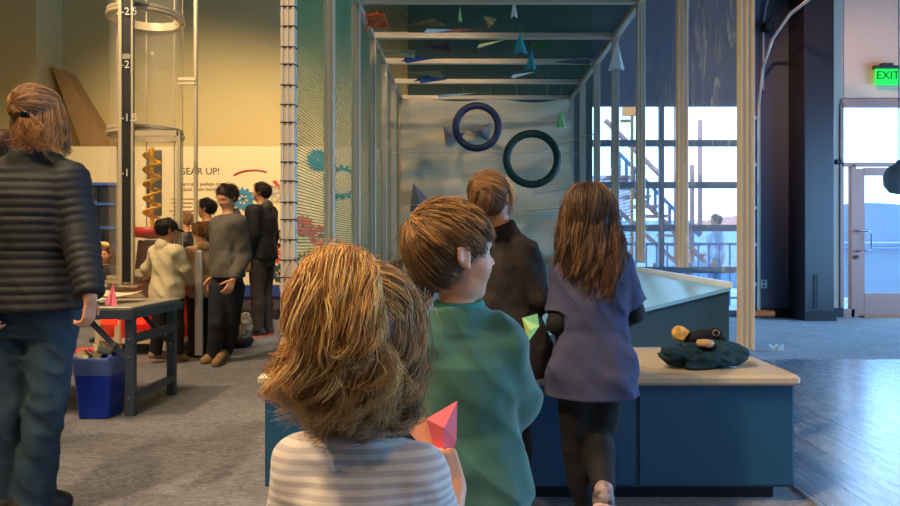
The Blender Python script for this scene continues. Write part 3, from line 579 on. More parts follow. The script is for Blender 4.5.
# blue shelves behind the tube
sh = empty('shelf_rack', (P(98, 0, 8.6).x, 8.7, 0), 'blue shelves seen behind the clear tube beside the woman', 'shelf')
for py in (184, 204, 228, 246): MB().box((P(98, 0, 8.6).x, 8.75, P(0, py, 8.6).z), (.62, .35, .035)).build('shelf', mat('shelf_blue', (52, 88, 160), .5), sh)
for px in (86, 122): MB().box((P(px, 0, 8.6).x, 8.85, .95), (.04, .05, 1.9)).build('upright', mat('shelf_grey', (150, 150, 150), .5), sh)
MB().box((P(104, 0, 8.6).x, 8.93, 1.0), (.78, .02, 1.75)).build('backboard', M_panel, sh)
tag(MB().box((P(89, 0, 4.95).x, 4.98, .93), (.04, .16, .43), bev=.01).build('white_board', mat('white_board', (225, 228, 232), .4)), 'narrow white panel standing on the work table beside the elbow of the quilted jacket', 'panel')
hb = MB().lathe(P(899, 178, 6.5) , [(0, -.16), (.08, -.14), (.13, -.07), (.135, .02), (.10, .10), (.03, .14), (.02, .17), (0, .17)], 24)
hb.tube([P(899, 178, 6.5) + Vector((0, 0, .16)), (P(899, 0, 6.5).x, 6.5, 5.5)], .006, 6); tag(hb.build('pendant', mat('pendant_grey', (140, 146, 146), .6), smooth=True), 'round grey pendant hanging at the right edge before the entrance', 'pendant')
# ================================================================ solids: smooth unions of limbs on a grid, meshed into one surface
def noise3(x, y, z, seed=0):
    r = np.random.default_rng(seed); T = r.random(4096).astype(np.float32) * 2 - 1
    def h(i, j, k): return T[(i * 73 + j * 179 + k * 283) & 4095]
    xi, yi, zi = np.floor(x).astype(int), np.floor(y).astype(int), np.floor(z).astype(int)
    u, v, w = x - xi, y - yi, z - zi; u = u * u * (3 - 2 * u); v = v * v * (3 - 2 * v); w = w * w * (3 - 2 * w); o = 0
    for a in (0, 1):
        for b in (0, 1):
            for c in (0, 1): o = o + (u if a else 1 - u) * (v if b else 1 - v) * (w if c else 1 - w) * h(xi + a, yi + b, zi + c)
    return o
A3 = lambda v: np.array([v[0], v[1], v[2]], dtype=np.float64)
def unit(v): v = A3(v); return v / (np.linalg.norm(v) + 1e-12)
def axes(yaw=0, pitch=0, roll=0):
    """columns right, forward, up; yaw turns left (counter-clockwise from above) and pitch lifts the face"""
    return np.array((Matrix.Rotation(yaw, 3, 'Z') @ Matrix.Rotation(pitch, 3, 'X') @ Matrix.Rotation(roll, 3, 'Y')))
class Cap:
    def __init__(s, a, b, ra, rb=None, k=.02, flat=False, disp=None, flatten=None):
        s.a, s.b = A3(a), A3(b); s.ra = ra; s.rb = ra if rb is None else rb; s.k = k; s.flat = flat; s.disp = disp; s.fl = flatten
        R = max(s.ra, s.rb) + .012; s.lo = np.minimum(s.a, s.b) - R; s.hi = np.maximum(s.a, s.b) + R
    def __call__(s, x, y, z):
        ab = s.b - s.a; L2 = ab @ ab + 1e-12; px, py, pz = x - s.a[0], y - s.a[1], z - s.a[2]
        t0 = (px * ab[0] + py * ab[1] + pz * ab[2]) / L2; t = np.clip(t0, 0, 1)
        dx, dy, dz = px - t * ab[0], py - t * ab[1], pz - t * ab[2]
        if s.fl is not None:
            n, f = s.fl; q = dx * n[0] + dy * n[1] + dz * n[2]; dx, dy, dz = dx + q * n[0] * (f - 1), dy + q * n[1] * (f - 1), dz + q * n[2] * (f - 1)
        d = np.sqrt(dx * dx + dy * dy + dz * dz) - (s.ra + (s.rb - s.ra) * t)
        if s.disp: d = d - s.disp(t0 * math.sqrt(L2), x, y, z)
        if s.flat: d = np.maximum(d, (t0 - 1) * math.sqrt(L2))
        return d
class Ell:
    def __init__(s, c, r, R=None, k=.02):
        s.c = A3(c); s.r = A3(r); s.R = np.eye(3) if R is None else R; s.k = k; m = max(r) + .012; s.lo = s.c - m; s.hi = s.c + m
    def __call__(s, x, y, z):
        R = s.R; px, py, pz = x - s.c[0], y - s.c[1], z - s.c[2]
        q = [(px * R[0][i] + py * R[1][i] + pz * R[2][i]) for i in range(3)]
        k0 = np.sqrt(sum((q[i] / s.r[i]) ** 2 for i in range(3))); k1 = np.sqrt(sum((q[i] / s.r[i] ** 2) ** 2 for i in range(3))) + 1e-9
        return k0 * (k0 - 1) / k1
class Torso:
    """sections: (z, cx, cy, rx, ry) from low to high, ellipses turned by yaw"""
    def __init__(s, secs, yaw=0, k=.03, disp=None, infl=0, pw=2.3):
        s.s = np.array(secs, dtype=float); s.k = k; s.yaw = yaw; s.disp = disp; s.infl = infl; s.pw = pw; m = s.s[:, 3:5].max() + infl + .03
        s.lo = np.array([s.s[:, 1].min() - m, s.s[:, 2].min() - m, s.s[0, 0] - .03]); s.hi = np.array([s.s[:, 1].max() + m, s.s[:, 2].max() + m, s.s[-1, 0] + .03])
    def __call__(s, x, y, z):
        S = s.s; zf = z[0, 0, :]; ev = lambda i: np.interp(zf, S[:, 0], S[:, i])[None, None, :]
        cx, cy, rx, ry = ev(1), ev(2), ev(3) + s.infl, ev(4) + s.infl; c, q = math.cos(s.yaw), math.sin(s.yaw)
        px, py = x - cx, y - cy; u = (px * c + py * q) / rx; v = (-px * q + py * c) / ry
        rr = (np.abs(u) ** s.pw + np.abs(v) ** s.pw) ** (1 / s.pw); d = (rr - 1) * np.minimum(rx, ry)
        if s.disp: d = d - s.disp(z, x, y, z)
        return np.maximum(d, np.maximum(z - S[-1, 0], S[0, 0] - z))
class Half:
    """everything beyond the plane through p with normal n"""
    def __init__(s, p, n, k=.004): s.p = A3(p); s.n = unit(n); s.k = k; s.lo = None
    def __call__(s, x, y, z): return -((x - s.p[0]) * s.n[0] + (y - s.p[1]) * s.n[1] + (z - s.p[2]) * s.n[2])
def solid(name, adds, subs, vox, m, parent, disp=None, smooth=1, raw=False):
    lo = np.min([a.lo for a in adds], 0) - 2 * vox; hi = np.max([a.hi for a in adds], 0) + 2 * vox
    n = np.ceil((hi - lo) / vox).astype(int) + 1; ax = [lo[i] + vox * np.arange(n[i]) for i in range(3)]
    F = np.full(n, .25, dtype=np.float32)
    def apply(p, sub):
        k = p.k
        if p.lo is None: sl = (slice(None),) * 3
        else:
            a = np.clip(((p.lo - k - lo) / vox).astype(int), 0, n); b = np.clip(((p.hi + k - lo) / vox).astype(int) + 2, 0, n); sl = tuple(slice(a[i], b[i]) for i in range(3))
            if any(a[i] >= b[i] for i in range(3)): return
        X, Y, Z = np.meshgrid(ax[0][sl[0]], ax[1][sl[1]], ax[2][sl[2]], indexing='ij', sparse=True)
        D = np.broadcast_to(p(X, Y, Z), F[sl].shape).astype(np.float32); G = F[sl]
        if sub: D = -D; h = np.maximum(k - np.abs(G - D), 0) / k; F[sl] = np.maximum(G, D) + h * h * k / 4
        else: h = np.maximum(k - np.abs(G - D), 0) / k; F[sl] = np.minimum(G, D) - h * h * k / 4
    for p in adds: apply(p, False)
    if disp:
        idx = np.where(np.abs(F) < .03); F[idx] -= disp(*(ax[i][idx[i]] for i in range(3))).astype(np.float32)
    for p in subs: apply(p, True)
    # surface nets
    ins = F < 0; c = [(i, j, k) for i in (0, 1) for j in (0, 1) for k in (0, 1)]
    S = lambda A, o: A[o[0]:n[0] - 1 + o[0], o[1]:n[1] - 1 + o[1], o[2]:n[2] - 1 + o[2]]
    cnt = sum(S(ins, o).astype(np.int8) for o in c); act = (cnt > 0) & (cnt < 8); ids = np.argwhere(act); nid = np.full(act.shape, -1, np.int64); nid[act] = np.arange(len(ids))
    acc = np.zeros((len(ids), 3)); w = np.zeros(len(ids)); I = ids.T
    for o in c:
        for d in range(3):
            if o[d]: continue
            o2 = list(o); o2[d] = 1; f0 = F[I[0] + o[0], I[1] + o[1], I[2] + o[2]]; f1 = F[I[0] + o2[0], I[1] + o2[1], I[2] + o2[2]]
            cr = (f0 < 0) != (f1 < 0); t = np.where(cr, f0 / (f0 - f1 + 1e-12), 0); p = np.zeros((len(ids), 3)); p[:] = o; p[:, d] += t; acc += p * cr[:, None]; w += cr
    V = (ids + acc / w[:, None]) * vox + lo; Q = []
    for d in range(3):
        e, f = [(1, 2), (2, 0), (0, 1)][d]; sh = [slice(1, m_ - 1) for m_ in n]; sh[d] = slice(0, n[d] - 1); sh2 = list(sh); sh2[d] = slice(1, n[d])
        A, B = ins[tuple(sh)], ins[tuple(sh2)]; g = np.argwhere(A != B); off = np.ones(3, int); off[d] = 0; g = g + off; fl = ins[tuple(g.T)]
        def cell(de, df): q = g.copy(); q[:, e] -= de; q[:, f] -= df; return nid[tuple(q.T)]
        q = np.stack([cell(1, 1), cell(0, 1), cell(0, 0), cell(1, 0)], 1); q[~fl] = q[~fl][:, ::-1]; Q.append(q)
    Q = np.concatenate(Q); Q = Q[(Q >= 0).all(1)]
    for _ in range(smooth):
        nb = np.zeros_like(V); ct = np.zeros(len(V))
        for a, b in ((0, 1), (1, 2), (2, 3), (3, 0)):
            np.add.at(nb, Q[:, a], V[Q[:, b]]); np.add.at(nb, Q[:, b], V[Q[:, a]]); np.add.at(ct, Q[:, a], 1); np.add.at(ct, Q[:, b], 1)
        V = V * .5 + nb / ct[:, None] * .5
    if raw: return V, Q
    return raw_mesh(name, V, Q, m, parent)
def raw_mesh(name, V, Q, m, parent, tint=None, world=False):
    if world and parent is not None and parent.name in XF:
        Mi = np.array(XF[parent.name].inverted()); V = V @ Mi[:3, :3].T + Mi[:3, 3]
    me = bpy.data.meshes.new(name); k = Q.shape[1]; me.vertices.add(len(V)); me.vertices.foreach_set('co', V.astype(np.float32).ravel())
    me.loops.add(len(Q) * k); me.loops.foreach_set('vertex_index', Q.astype(np.int32).ravel()); me.polygons.add(len(Q)); me.polygons.foreach_set('loop_start', np.arange(0, len(Q) * k, k, dtype=np.int32))
    me.polygons.foreach_set('use_smooth', np.ones(len(Q), bool)); me.update(calc_edges=True)
    if tint is not None:
        at = me.color_attributes.new('tint', 'FLOAT_COLOR', 'POINT'); at.data.foreach_set('color', np.concatenate([tint, np.ones((len(V), 1))], 1).astype(np.float32).ravel())
    o = bpy.data.objects.new(name, me); COL.objects.link(o)
    if m: me.materials.append(m)
    if parent is not None:
        o.parent = parent
        if parent.name in XF: XF[o.name] = XF[parent.name]
    return o

# ================================================================ hair: locks of strands
M_hair = mat('hair_strands', (90, 60, 40), .55, vcol=True, spec=.35)
def resample(C, S):
    """Catmull-Rom through control points (N,K,3) -> (N,S,3)"""
    N, K, _ = C.shape; E = np.concatenate([2 * C[:, :1] - C[:, 1:2], C, 2 * C[:, -1:] - C[:, -2:-1]], 1); t = np.linspace(0, K - 1 - 1e-6, S); i = t.astype(int); f = (t - i)[None, :, None]
    a, b, c, d = E[:, i], E[:, i + 1], E[:, i + 2], E[:, i + 3]
    return .5 * (2 * b + (c - a) * f + (2 * a - 5 * b + 4 * c - d) * f ** 2 + (3 * b - a - 3 * c + d) * f ** 3)
def locks(G, per, w0, w1, rad, base, light, seed=0, curl=0, cfreq=3, fray=.3, S=16, nside=3, cvar=.35, twist=.6):
    """G guides (M,K,3); returns verts, quads, tint"""
    r = np.random.default_rng(seed); M_ = G.shape[0]; G = resample(G, S); N = M_ * per; g = np.repeat(np.arange(M_), per); T = np.linspace(0, 1, S)
    tg = np.gradient(G, axis=1); tg /= np.linalg.norm(tg, axis=2, keepdims=True) + 1e-9; ref = r.normal(size=(M_, 1, 3)); n1 = np.cross(tg, ref); n1 /= np.linalg.norm(n1, axis=2, keepdims=True) + 1e-9; n2 = np.cross(tg, n1)
    if np.any(curl):
        ph = r.random((M_, 1)) * 6.3; fr = cfreq * (.7 + .6 * r.random((M_, 1))); am = (curl * (.5 + r.random((M_, 1)))) * T[None] ** 1.3; a = ph + fr * 6.283 * T[None] ** 1.2
        G = G + n1 * (am * np.cos(a))[..., None] + n2 * (am * np.sin(a))[..., None]
    off = r.normal(size=(N, 2)); off /= np.maximum(1, np.linalg.norm(off, axis=1, keepdims=True) / 1.6)
    wt = (w0 + (w1 - w0) * T)[None] * (1 + fray * r.normal(size=(N, 1)) * T[None])
    tw = r.random((N, 1)) * 6.3 + T[None] * 5 * r.normal(size=(N, 1)) * twist; ox = (off[:, :1] + .35 * np.cos(tw)) * wt; oy = (off[:, 1:] + .35 * np.sin(tw)) * wt
    Pt = G[g] + n1[g] * ox[..., None] + n2[g] * oy[..., None]
    L = .8 + .25 * r.random((N, 1, 1)); 
    ends = Pt[:, :1]; idx = np.clip(T[None, :, None] * L, 0, 1) * (S - 1); i0 = np.minimum(idx.astype(int), S - 2)[..., 0]; fr = idx - i0[..., None]; ar = np.arange(N)[:, None]; Pt = Pt[ar, i0] * (1 - fr) + Pt[ar, i0 + 1] * fr
    tg = np.gradient(Pt, axis=1); tg /= np.linalg.norm(tg, axis=2, keepdims=True) + 1e-9; ref = r.normal(size=(N, 1, 3)); a1 = np.cross(tg, ref); a1 /= np.linalg.norm(a1, axis=2, keepdims=True) + 1e-9; a2 = np.cross(tg, a1)
    rr = rad * (1 - .65 * T[None, :] ** 2) * (.7 + .6 * r.random((N, 1)))
    ring = [Pt + rr[..., None] * (a1 * math.cos(q) + a2 * math.sin(q)) for q in np.linspace(0, 2 * PI, nside, endpoint=False)]
    V = np.stack(ring, 2).reshape(-1, 3); b = (np.arange(N) * S * nside)[:, None, None]; s = (np.arange(S - 1) * nside)[None, :, None]; k = np.arange(nside)[None, None, :]; k2 = (k + 1) % nside
    Q = np.stack(np.broadcast_arrays(b + s + k, b + s + k2, b + s + nside + k2, b + s + nside + k), -1).reshape(-1, 4)
    mixg = r.random((M_, 1)) ** 1.4; mx = np.clip(mixg[g] + cvar * r.normal(size=(N, 1)), 0, 1); lb, ll = np.array(lin(base)), np.array(lin(light)); col = lb + (ll - lb) * mx; tint = np.repeat(col, S * nside, 0)
    return V, Q, tint
def hair_object(name, parts, parent, world=True, m=None):
    V = []; Q = []; T = []; n = 0
    for v, q, t in parts: V.append(v); Q.append(q + n); T.append(t); n += len(v)
    return raw_mesh(name, np.concatenate(V), np.concatenate(Q), m or M_hair, parent, np.concatenate(T), world)

# ================================================================ figures
class Head:
    """c centre of the head, H chin to crown, R axes (right, forward, up)"""
    def __init__(s, c, H, yaw=0, pitch=0, roll=0, child=False): s.c = A3(c); s.H = H; s.R = axes(yaw, pitch, roll); s.child = child; s.wd = 1.08 if child else 1.0
    def p(s, x, y, z): return s.c + s.R @ (np.array([x * s.wd, y, z]) * s.H)
    def adds(s):
        H = s.H; e = lambda x, y, z, a, b, c_, k=.06: Ell(s.p(x, y, z), (a * H * s.wd, b * H, c_ * H), s.R, k * H); o = []
        o += [e(0, -.05, .13, .335, .41, .37), e(0, .12, -.08, .275, .27, .36, .1), e(0, .10, -.27, .20, .22, .21, .1), e(0, .255, -.40, .085, .08, .085, .08)]
        for q in (-1, 1): o += [e(q * .17, .22, -.13, .10, .11, .12, .08), e(q * .14, .05, -.30, .08, .14, .10, .08)]
        o += [Cap(s.p(-.15, .315, .085), s.p(.15, .315, .085), .05 * H, k=.08 * H), Cap(s.p(0, .345, .04), s.p(0, .43, -.11), .026 * H, .042 * H, k=.04 * H)]
        for q in (-1, 1): o.append(e(q * .042, .395, -.125, .03, .035, .025, .02))
        o += [e(0, .365, -.205, .085, .04, .022, .03), e(0, .355, -.25, .075, .045, .026, .03)]
        for q in (-1, 1):
            o += [e(q * .345, -.03, -.02, .028, .075, .115, .03), Cap(s.p(q * .365, -.09, .055), s.p(q * .37, -.085, -.06), .02 * H, k=.02 * H), Cap(s.p(q * .365, -.09, .06), s.p(q * .36, .02, .07), .018 * H, k=.02 * H), e(q * .35, .0, -.12, .022, .035, .035, .02)]
        return o
    def subs(s):
        H = s.H; o = [Cap(s.p(-.075, .415, -.228), s.p(.075, .415, -.228), .009 * H, k=.02 * H)]
        for q in (-1, 1): o += [Ell(s.p(q * .155, .40, .0), (.085 * H, .075 * H, .05 * H), s.R, .06 * H), Ell(s.p(q * .385, -.02, -.0), (.022 * H, .04 * H, .06 * H), s.R, .02 * H)]
        return o
    def eyes(s, parent, iris=(60, 40, 28)):
        for q in (-1, 1):
            c = s.p(q * .15, .268, .0); r = .068 * s.H; mb = MB(); n = 12; f = s.R[:, 1]
            def sph(c, r, n=12):
                vs = []; fs = []
                for i in range(n + 1):
                    for j in range(n): a = PI * i / n; b = 2 * PI * j / n; vs.append((c[0] + r * math.sin(a) * math.cos(b), c[1] + r * math.sin(a) * math.sin(b), c[2] + r * math.cos(a)))
                for i in range(n):
                    for j in range(n): fs.append((i * n + j, i * n + (j + 1) % n, (i + 1) * n + (j + 1) % n, (i + 1) * n + j))
                return vs, fs
            mb.add(*sph(c, r)); e = mb.build('eye', mat('eye_white', (225, 220, 210), .25), parent, True, local=True)
            m2 = MB(); m2.add(*sph(c + f * r * .62, r * .5)); m2.build('iris', mat('iris', iris, .2), e, True, local=True)
    def brows(s, col):
        out = []
        G = []
        for q in (-1, 1):
            for k in range(9): t = k / 8; x = q * (.07 + .17 * t); G.append([s.p(x, .35 - .1 * t * t, .105 + .02 * math.sin(t * 3)), s.p(x + q * .03, .352 - .1 * t * t, .115 + .02 * math.sin(t * 3)), s.p(x + q * .05, .34 - .11 * t * t, .115)])
        return locks(np.array(G), 6, .008 * s.H, .006 * s.H, .004 * s.H, col, col, 3, S=4)
    def cap(s, infl=.03, low=-.25, k=.05):
        """solid hair shell over the skull (list of adds) and the cut that frees the face"""
        H = s.H; a = [Ell(s.p(0, -.06, .13), ((.345 + infl) * H * s.wd, (.42 + infl) * H, (.385 + infl) * H), s.R, k * H), Ell(s.p(0, -.15, -.10), ((.27 + infl) * H * s.wd, (.20 + infl) * H, .25 * H), s.R, .06 * H)]
        b = [Ell(s.p(0, .42, -.20), (.37 * H * s.wd, .42 * H, .43 * H), s.R, .03 * H)]
        b += [Half(s.p(0, 0, low), -s.R[:, 2])]
        for q in (-1, 1): b.append(Ell(s.p(q * .38, -.01, -.05), (.09 * H, .11 * H, .14 * H), s.R, .02 * H))
        return a, b
def shell(adds, subs, vox, col, amp=.004, f=40, seed=3):
    V, Q = solid('', adds, subs, vox, None, None, disp=lambda x, y, z: amp * noise3(x * f, y * f, z * f * .4, seed), raw=True); c = np.tile(np.array(lin(col)), (len(V), 1)); return V, Q, c
def flow(hd, n, crown, length, lift=.02, line=None, toward=False, seed=1, K=6, off=1.05, low=-.55):
    """strand guides combed over the skull away from (or towards) a crown direction, all in the head's frame"""
    r = np.random.default_rng(seed); k = unit(crown); G = []; tries = 0
    while len(G) < n and tries < n * 40:
        tries += 1; u = unit(r.normal(size=3))
        if u[2] < low or (line and not line(u)): continue
        if not line and (u[1] > .30 and u[2] < .50 + .25 * (u[1] - .3) or (abs(u[0]) > .55 and u[2] < -.02 and u[1] > -.35)): continue
        ax = np.cross(k, u); sa = np.linalg.norm(ax)
        if sa < .05: continue
        ax /= sa; th = math.acos(np.clip(k @ u, -1, 1)); pts = []; ln = length * (.7 + .5 * r.random())
        if toward: ln = -(th - .04)
        for j in range(K):
            a = ln * j / (K - 1); v = u * math.cos(a) + np.cross(ax, u) * math.sin(a); v = unit(v); rad = off + lift * (j / (K - 1)) + (.012 * r.random()); q = np.array([.335 * v[0] * rad, -.05 + .41 * v[1] * rad, .13 + .375 * v[2] * rad])
            if v[2] < -.15: q[2] += .12 * (v[2] + .15) ; q[0] *= 1 + .25 * (v[2] + .15)
            pts.append(hd.p(*q))
        G.append(pts)
    return np.array(G)
def hand(w, d, n, t, s, curl=(25, 35, 30), k=.003, spread=.5, thumb=.4):
    """w wrist, d towards the finger tips, n palm side, t thumb side, s hand length"""
    w = A3(w); d = unit(d); n = A3(n); n = unit(n - d * (n @ d)); t0 = A3(t); t = unit(np.cross(n, d)); t = t if t @ t0 > 0 else -t; o = []
    L = [.43, .48, .45, .35]
    for i in range(4):
        u = .17 - .112 * i; b = w + d * s * (.52 - .02 * abs(i - 1)) + t * s * u; o.append(Cap(w + t * s * u * .6 + d * s * .06, b, .075 * s, .068 * s, k=.03 * s, flatten=(n, 1.25)))
        dd = unit(d + t * (1.5 - i) * .09 * spread); p = b; a = 0; r = (.062 if i < 3 else .053) * s
        for j, fr in enumerate((.45, .31, .24)):
            a += math.radians(curl[j] * (1 + .12 * i)); v = dd * math.cos(a) + n * math.sin(a); q = p + v * L[i] * s * fr; o.append(Cap(p, q, r, r * .88, k=k)); p = q; r *= .88
    p = w + d * s * .14 + t * s * .14; v = unit(d * .7 + t * .75 + n * thumb * .5); r = .078 * s
    for fr, bend in ((.20, 0), (.17, .35), (.14, .35)):
        v = unit(v + n * bend * thumb + d * bend * .6); q = p + v * s * fr; o.append(Cap(p, q, r, r * .86, k=.02 * s)); p = q; r *= .86
    return o
def joints(H, Hh, child=False):
    """default standing pose, feet at origin, facing +y"""
    J = {}; top = H; chin = top - Hh; sz = chin - (.30 if child else .34) * Hh; hz = H * (.47 if child else .50); sw = H * (.105 if child else .112)
    J['head'] = (0, .01, top - Hh / 2); J['neck'] = (0, -.01, sz + .02); J['chest'] = (0, 0, sz - .18 * (sz - hz)); J['pel'] = (0, 0, hz)
    for s, q in (('L', -1), ('R', 1)):
        J['sh' + s] = (q * sw, 0, sz - .026 * H); J['el' + s] = (q * (sw + .03), -.01, sz - H * .175); J['wr' + s] = (q * (sw + .035), .04, sz - H * .33)
        J['hip' + s] = (q * H * .05, 0, hz); J['kn' + s] = (q * H * .052, .01, H * .27); J['an' + s] = (q * H * .055, -.01, H * .045); J['toe' + s] = (q * H * .065, H * .105, H * .018)
    return {k: A3(v) for k, v in J.items()}
class Figure:
    def __init__(s, root, label, H, Hh, rz=0, child=False, vox=.008, W_=1.0):
        s.root = empty('person', root, label, 'person', rz=rz); s.M = XF[s.root.name]; s.Mi = s.M.inverted(); s.H = H; s.Hh = Hh; s.child = child; s.vox = vox; s.J = joints(H, Hh, child); s.W = W_
    def hair(s, parts, name='hair'): return hair_object(name, parts, s.root, world=False)
    def loc(s, px, py, Y): return A3(s.Mi @ P(px, py, Y))
    def put(s, **kw):
        for k, v in kw.items(): s.J[k] = s.loc(*v) if not isinstance(v, np.ndarray) else v
    def head(s, yaw=0, pitch=0, roll=0): s.hd = Head(s.J['head'], s.Hh, yaw, pitch, roll, s.child); return s.hd
    def secs(s, f=1.0, belly=0):
        J = s.J; H = s.H * s.W; p, n = J['pel'], J['neck']; sh = (J['shL'] + J['shR']) / 2; z0 = p[2] - .05 * s.H; zs = sh[2]
        hw = np.linalg.norm((J['shR'] - J['shL'])[:2]) / 2; D = []
        for t, rx, ry in ((-.12, .083, .062), (.05, .092, .068), (.25, .086, .064), (.45, .074, .056), (.7, .083, .064), (.88, .092, .062), (1.0, .080, .048), (1.06, .05, .036)):
            c = p + (sh - p) * t; rr = rx * H * f; 
            if t > .8 and t < 1.03: rr = max(rr, hw * (.86 if t < .95 else .66))
            D.append((c[2], c[0], c[1], rr, ry * H * f))
        return D
    def body(s, m, hands=True, hs=None, hR=None, hL=None, smooth=1, bare=None):
        J = s.J; H = s.H; W = s.W; o = [Torso(s.secs(.9), 0, .02 * H)]
        o.append(Cap(J['neck'] - np.array([0, 0, .03 * H]), J['head'] - (J['head'] - J['neck']) * .25, (.034 if not s.child else .033) * H * W, (.031 if not s.child else .031) * H * W, k=.018 * H))
        for q in 'LR':
            o += [Cap(J['neck'] - np.array([0, 0, .014 * H]), J['sh' + q], .026 * H, .03 * H, k=.03 * H), Cap(J['sh' + q], J['el' + q], .030 * H * W, .023 * H * W, k=.02), Cap(J['el' + q], J['wr' + q], .0235 * H * W, .0155 * H * W, k=.012)]
            f = J['el' + q] + (J['wr' + q] - J['el' + q]) * .3; o.append(Ell(f, (.026 * H * W,) * 3, None, .02))
            o += [Cap(J['hip' + q], J['kn' + q], .050 * H * W, .033 * H * W, k=.03), Cap(J['kn' + q], J['an' + q], .033 * H * W, .021 * H * W, k=.02), Cap(J['an' + q] - [0, 0, .01 * H], J['toe' + q], .022 * H, .017 * H, k=.01)]
        hs = hs or H * .105
        for q, spec in (('L', hL), ('R', hR)):
            if spec is None:
                d = unit(J['wr' + q] - J['el' + q]); spec = dict(d=d, n=(1 if q == 'L' else -1, 0, 0), t=(0, 1, 0))
            if spec: o += hand(J['wr' + q], s=hs, **spec)
        o += s.hd.adds(); return solid('body', o, s.hd.subs(), s.vox, m, s.root, smooth=smooth)
    def fold(s, amp, f=14, seed=1, zs=.5):
        return lambda x, y, z: amp * (.8 * noise3(x * f, y * f, z * f * zs, seed) + .9 * (.45 - 1.6 * np.abs(noise3(x * f * .9 + z * 5, y * f * .9, z * f * .7 + x * 6, seed + 1))) + .3 * noise3(x * f * 2.6 + z * 6, y * f * 2.6, z * f * 1.9, seed + 2))
    def top(s, name, m, hem, infl=.012, sleeve='long', sl=.012, cuff=None, neck=.052, vox=None, fold=.004, hemflare=.0, quilt=0, extra=(), subs=(), ffreq=14, rib=None, neckdrop=0, zs=.5, seed=1):
        J = s.J; H = s.H; W = s.W; S = [list(r) for r in s.secs(1.0)]
        for r in S:
            t = np.clip((J['chest'][2] - r[0]) / (J['chest'][2] - hem), 0, 1.2); r[3] += hemflare * t + .006 * t; r[4] += hemflare * t + .008 * t
        if hem < S[0][0]: b = list(S[0]); b[0] = hem - .02; b[3] += hemflare * .3; S.insert(0, b)
        dq = (lambda u, x, y, z: quilt * (np.abs(np.sin(PI * u / .034)) ** .55 - .6)) if quilt else None
        o = [Torso(S, 0, .02 * H, disp=dq, infl=infl)]
        o.append(Cap(J['neck'] - [0, 0, .02 * H], J['head'] - (J['head'] - J['neck']) * .62, .036 * H * W + infl * .6, .034 * H * W + infl * .5, k=.025))
        for q in 'LR':
            a, e, w = J['sh' + q], J['el' + q], J['wr' + q]; o.append(Cap(J['neck'] - [0, 0, .012 * H], a, .027 * H + infl * .6, .033 * H + infl * .6, k=.03 * H))
            u = e - a; ec = e if sleeve == 'long' else a + u * sleeve
            o.append(Cap(a, ec, .032 * H * W + sl, (.025 * H * W + sl) * (1 if sleeve == 'long' else 1.18), k=.02, flat=sleeve != 'long', disp=dq))
            if sleeve == 'long': o.append(Cap(e, w + (e - w) * .03, .026 * H * W + sl, .017 * H * W + sl * (.55 if cuff is None else cuff), k=.015, flat=True, disp=dq))
        o += list(extra)
        sb = [Half((0, 0, hem), (0, 0, -1), .006)]
        up = unit(J['head'] - J['neck']); nk = J['neck'] + up * (.014 * H - neckdrop); sb.append(Half0(nk, up, neck * H * 1.35)); sb += list(subs)
        return solid(name, o, sb, vox or s.vox, m, s.root, disp=s.fold(fold, ffreq, seed, zs) if fold else None)
    def legs(s, name, m, top=None, infl=.01, flare=.0, ankle=.0, fold=.004, vox=None, end=.0, fz=.6):
        J = s.J; H = s.H; W = s.W; tz = top if top else J['pel'][2] + .07 * H; o = [Torso(s.secs(1.0), 0, .02, infl=infl * .8)]
        for q in 'LR':
            h, k_, a = J['hip' + q], J['kn' + q], J['an' + q]; d = unit(a - k_)
            o += [Cap(h, k_, .052 * H * W + infl, .035 * H * W + infl, k=.03), Cap(k_, a + d * end, .035 * H * W + infl, .024 * H * W + infl + flare, k=.02, flat=True)]
            o.append(Ell(k_ + (a - k_) * .28 + [0, -.008 * H, 0], (.034 * H * W + infl * .8,) * 2 + (.08 * H,), None, .02))
        return solid(name, o, [Half((0, 0, tz), (0, 0, 1), .006)], vox or s.vox, m, s.root, disp=s.fold(fold, 16, 5, fz) if fold else None)
    def shoes(s, m, msole=None, L=1.0, which='LR', tall=.04):
        for q in which:
            J = s.J; H = s.H; a, t = J['an' + q], J['toe' + q]; d = t - a; d = d * np.array([1, 1, 1.0]); heel = a - unit(d * [1, 1, 0]) * .022 * H; heel[2] = t[2] + .004 * H + max(0, a[2] - .045 * H - (t[2] - .018 * H)); r = .026 * H
            o = [Cap(heel, t * 1.0, r, r * .86, k=.02), Cap(heel + [0, 0, .01 * H], a + [0, 0, .008 * H], r * .95, r * .95, k=.02), Cap(a + (t - a) * .3 + [0, 0, .005 * H], t, r * .95, r * .8, k=.02)]
            up = np.array([0, 0, 1.0]); hz = min(heel[2], t[2]); slope = unit(np.cross(unit(np.cross(unit(t - heel), up)), unit(t - heel)));
            n_ = slope if slope[2] > 0 else -slope; base = heel - n_ * r * .72
            sh = solid('shoe', o, [Half(base, -n_, .004)], min(s.vox, .006), m, s.root)
            if msole:
                o2 = [Cap(heel - n_ * r * .55, t - n_ * r * .42, r * 1.06, r * .95, k=.01)]
                solid('sole', o2, [Half(heel - n_ * r * .55, n_, .002), Half(base - n_ * .008, -n_, .002)], min(s.vox, .005), msole, sh)
class Half0:
    """ball-limited half space: frees the neck opening of a garment"""
    def __init__(s, p, n, r): s.p = A3(p); s.n = unit(n); s.r = r; s.k = .006; s.lo = s.p - r - .2; s.hi = s.p + r + .3
    def __call__(s, x, y, z): return -((x - s.p[0]) * s.n[0] + (y - s.p[1]) * s.n[1] + (z - s.p[2]) * s.n[2])
def skin(n, c): 
    m = mat('skin_' + n, c, .5, bump=.08, bscale=220); m.node_tree.nodes['Principled BSDF'].inputs['Subsurface Weight'].default_value = .12; m.node_tree.nodes['Principled BSDF'].inputs['Subsurface Radius'].default_value = (.01, .004, .002); return m
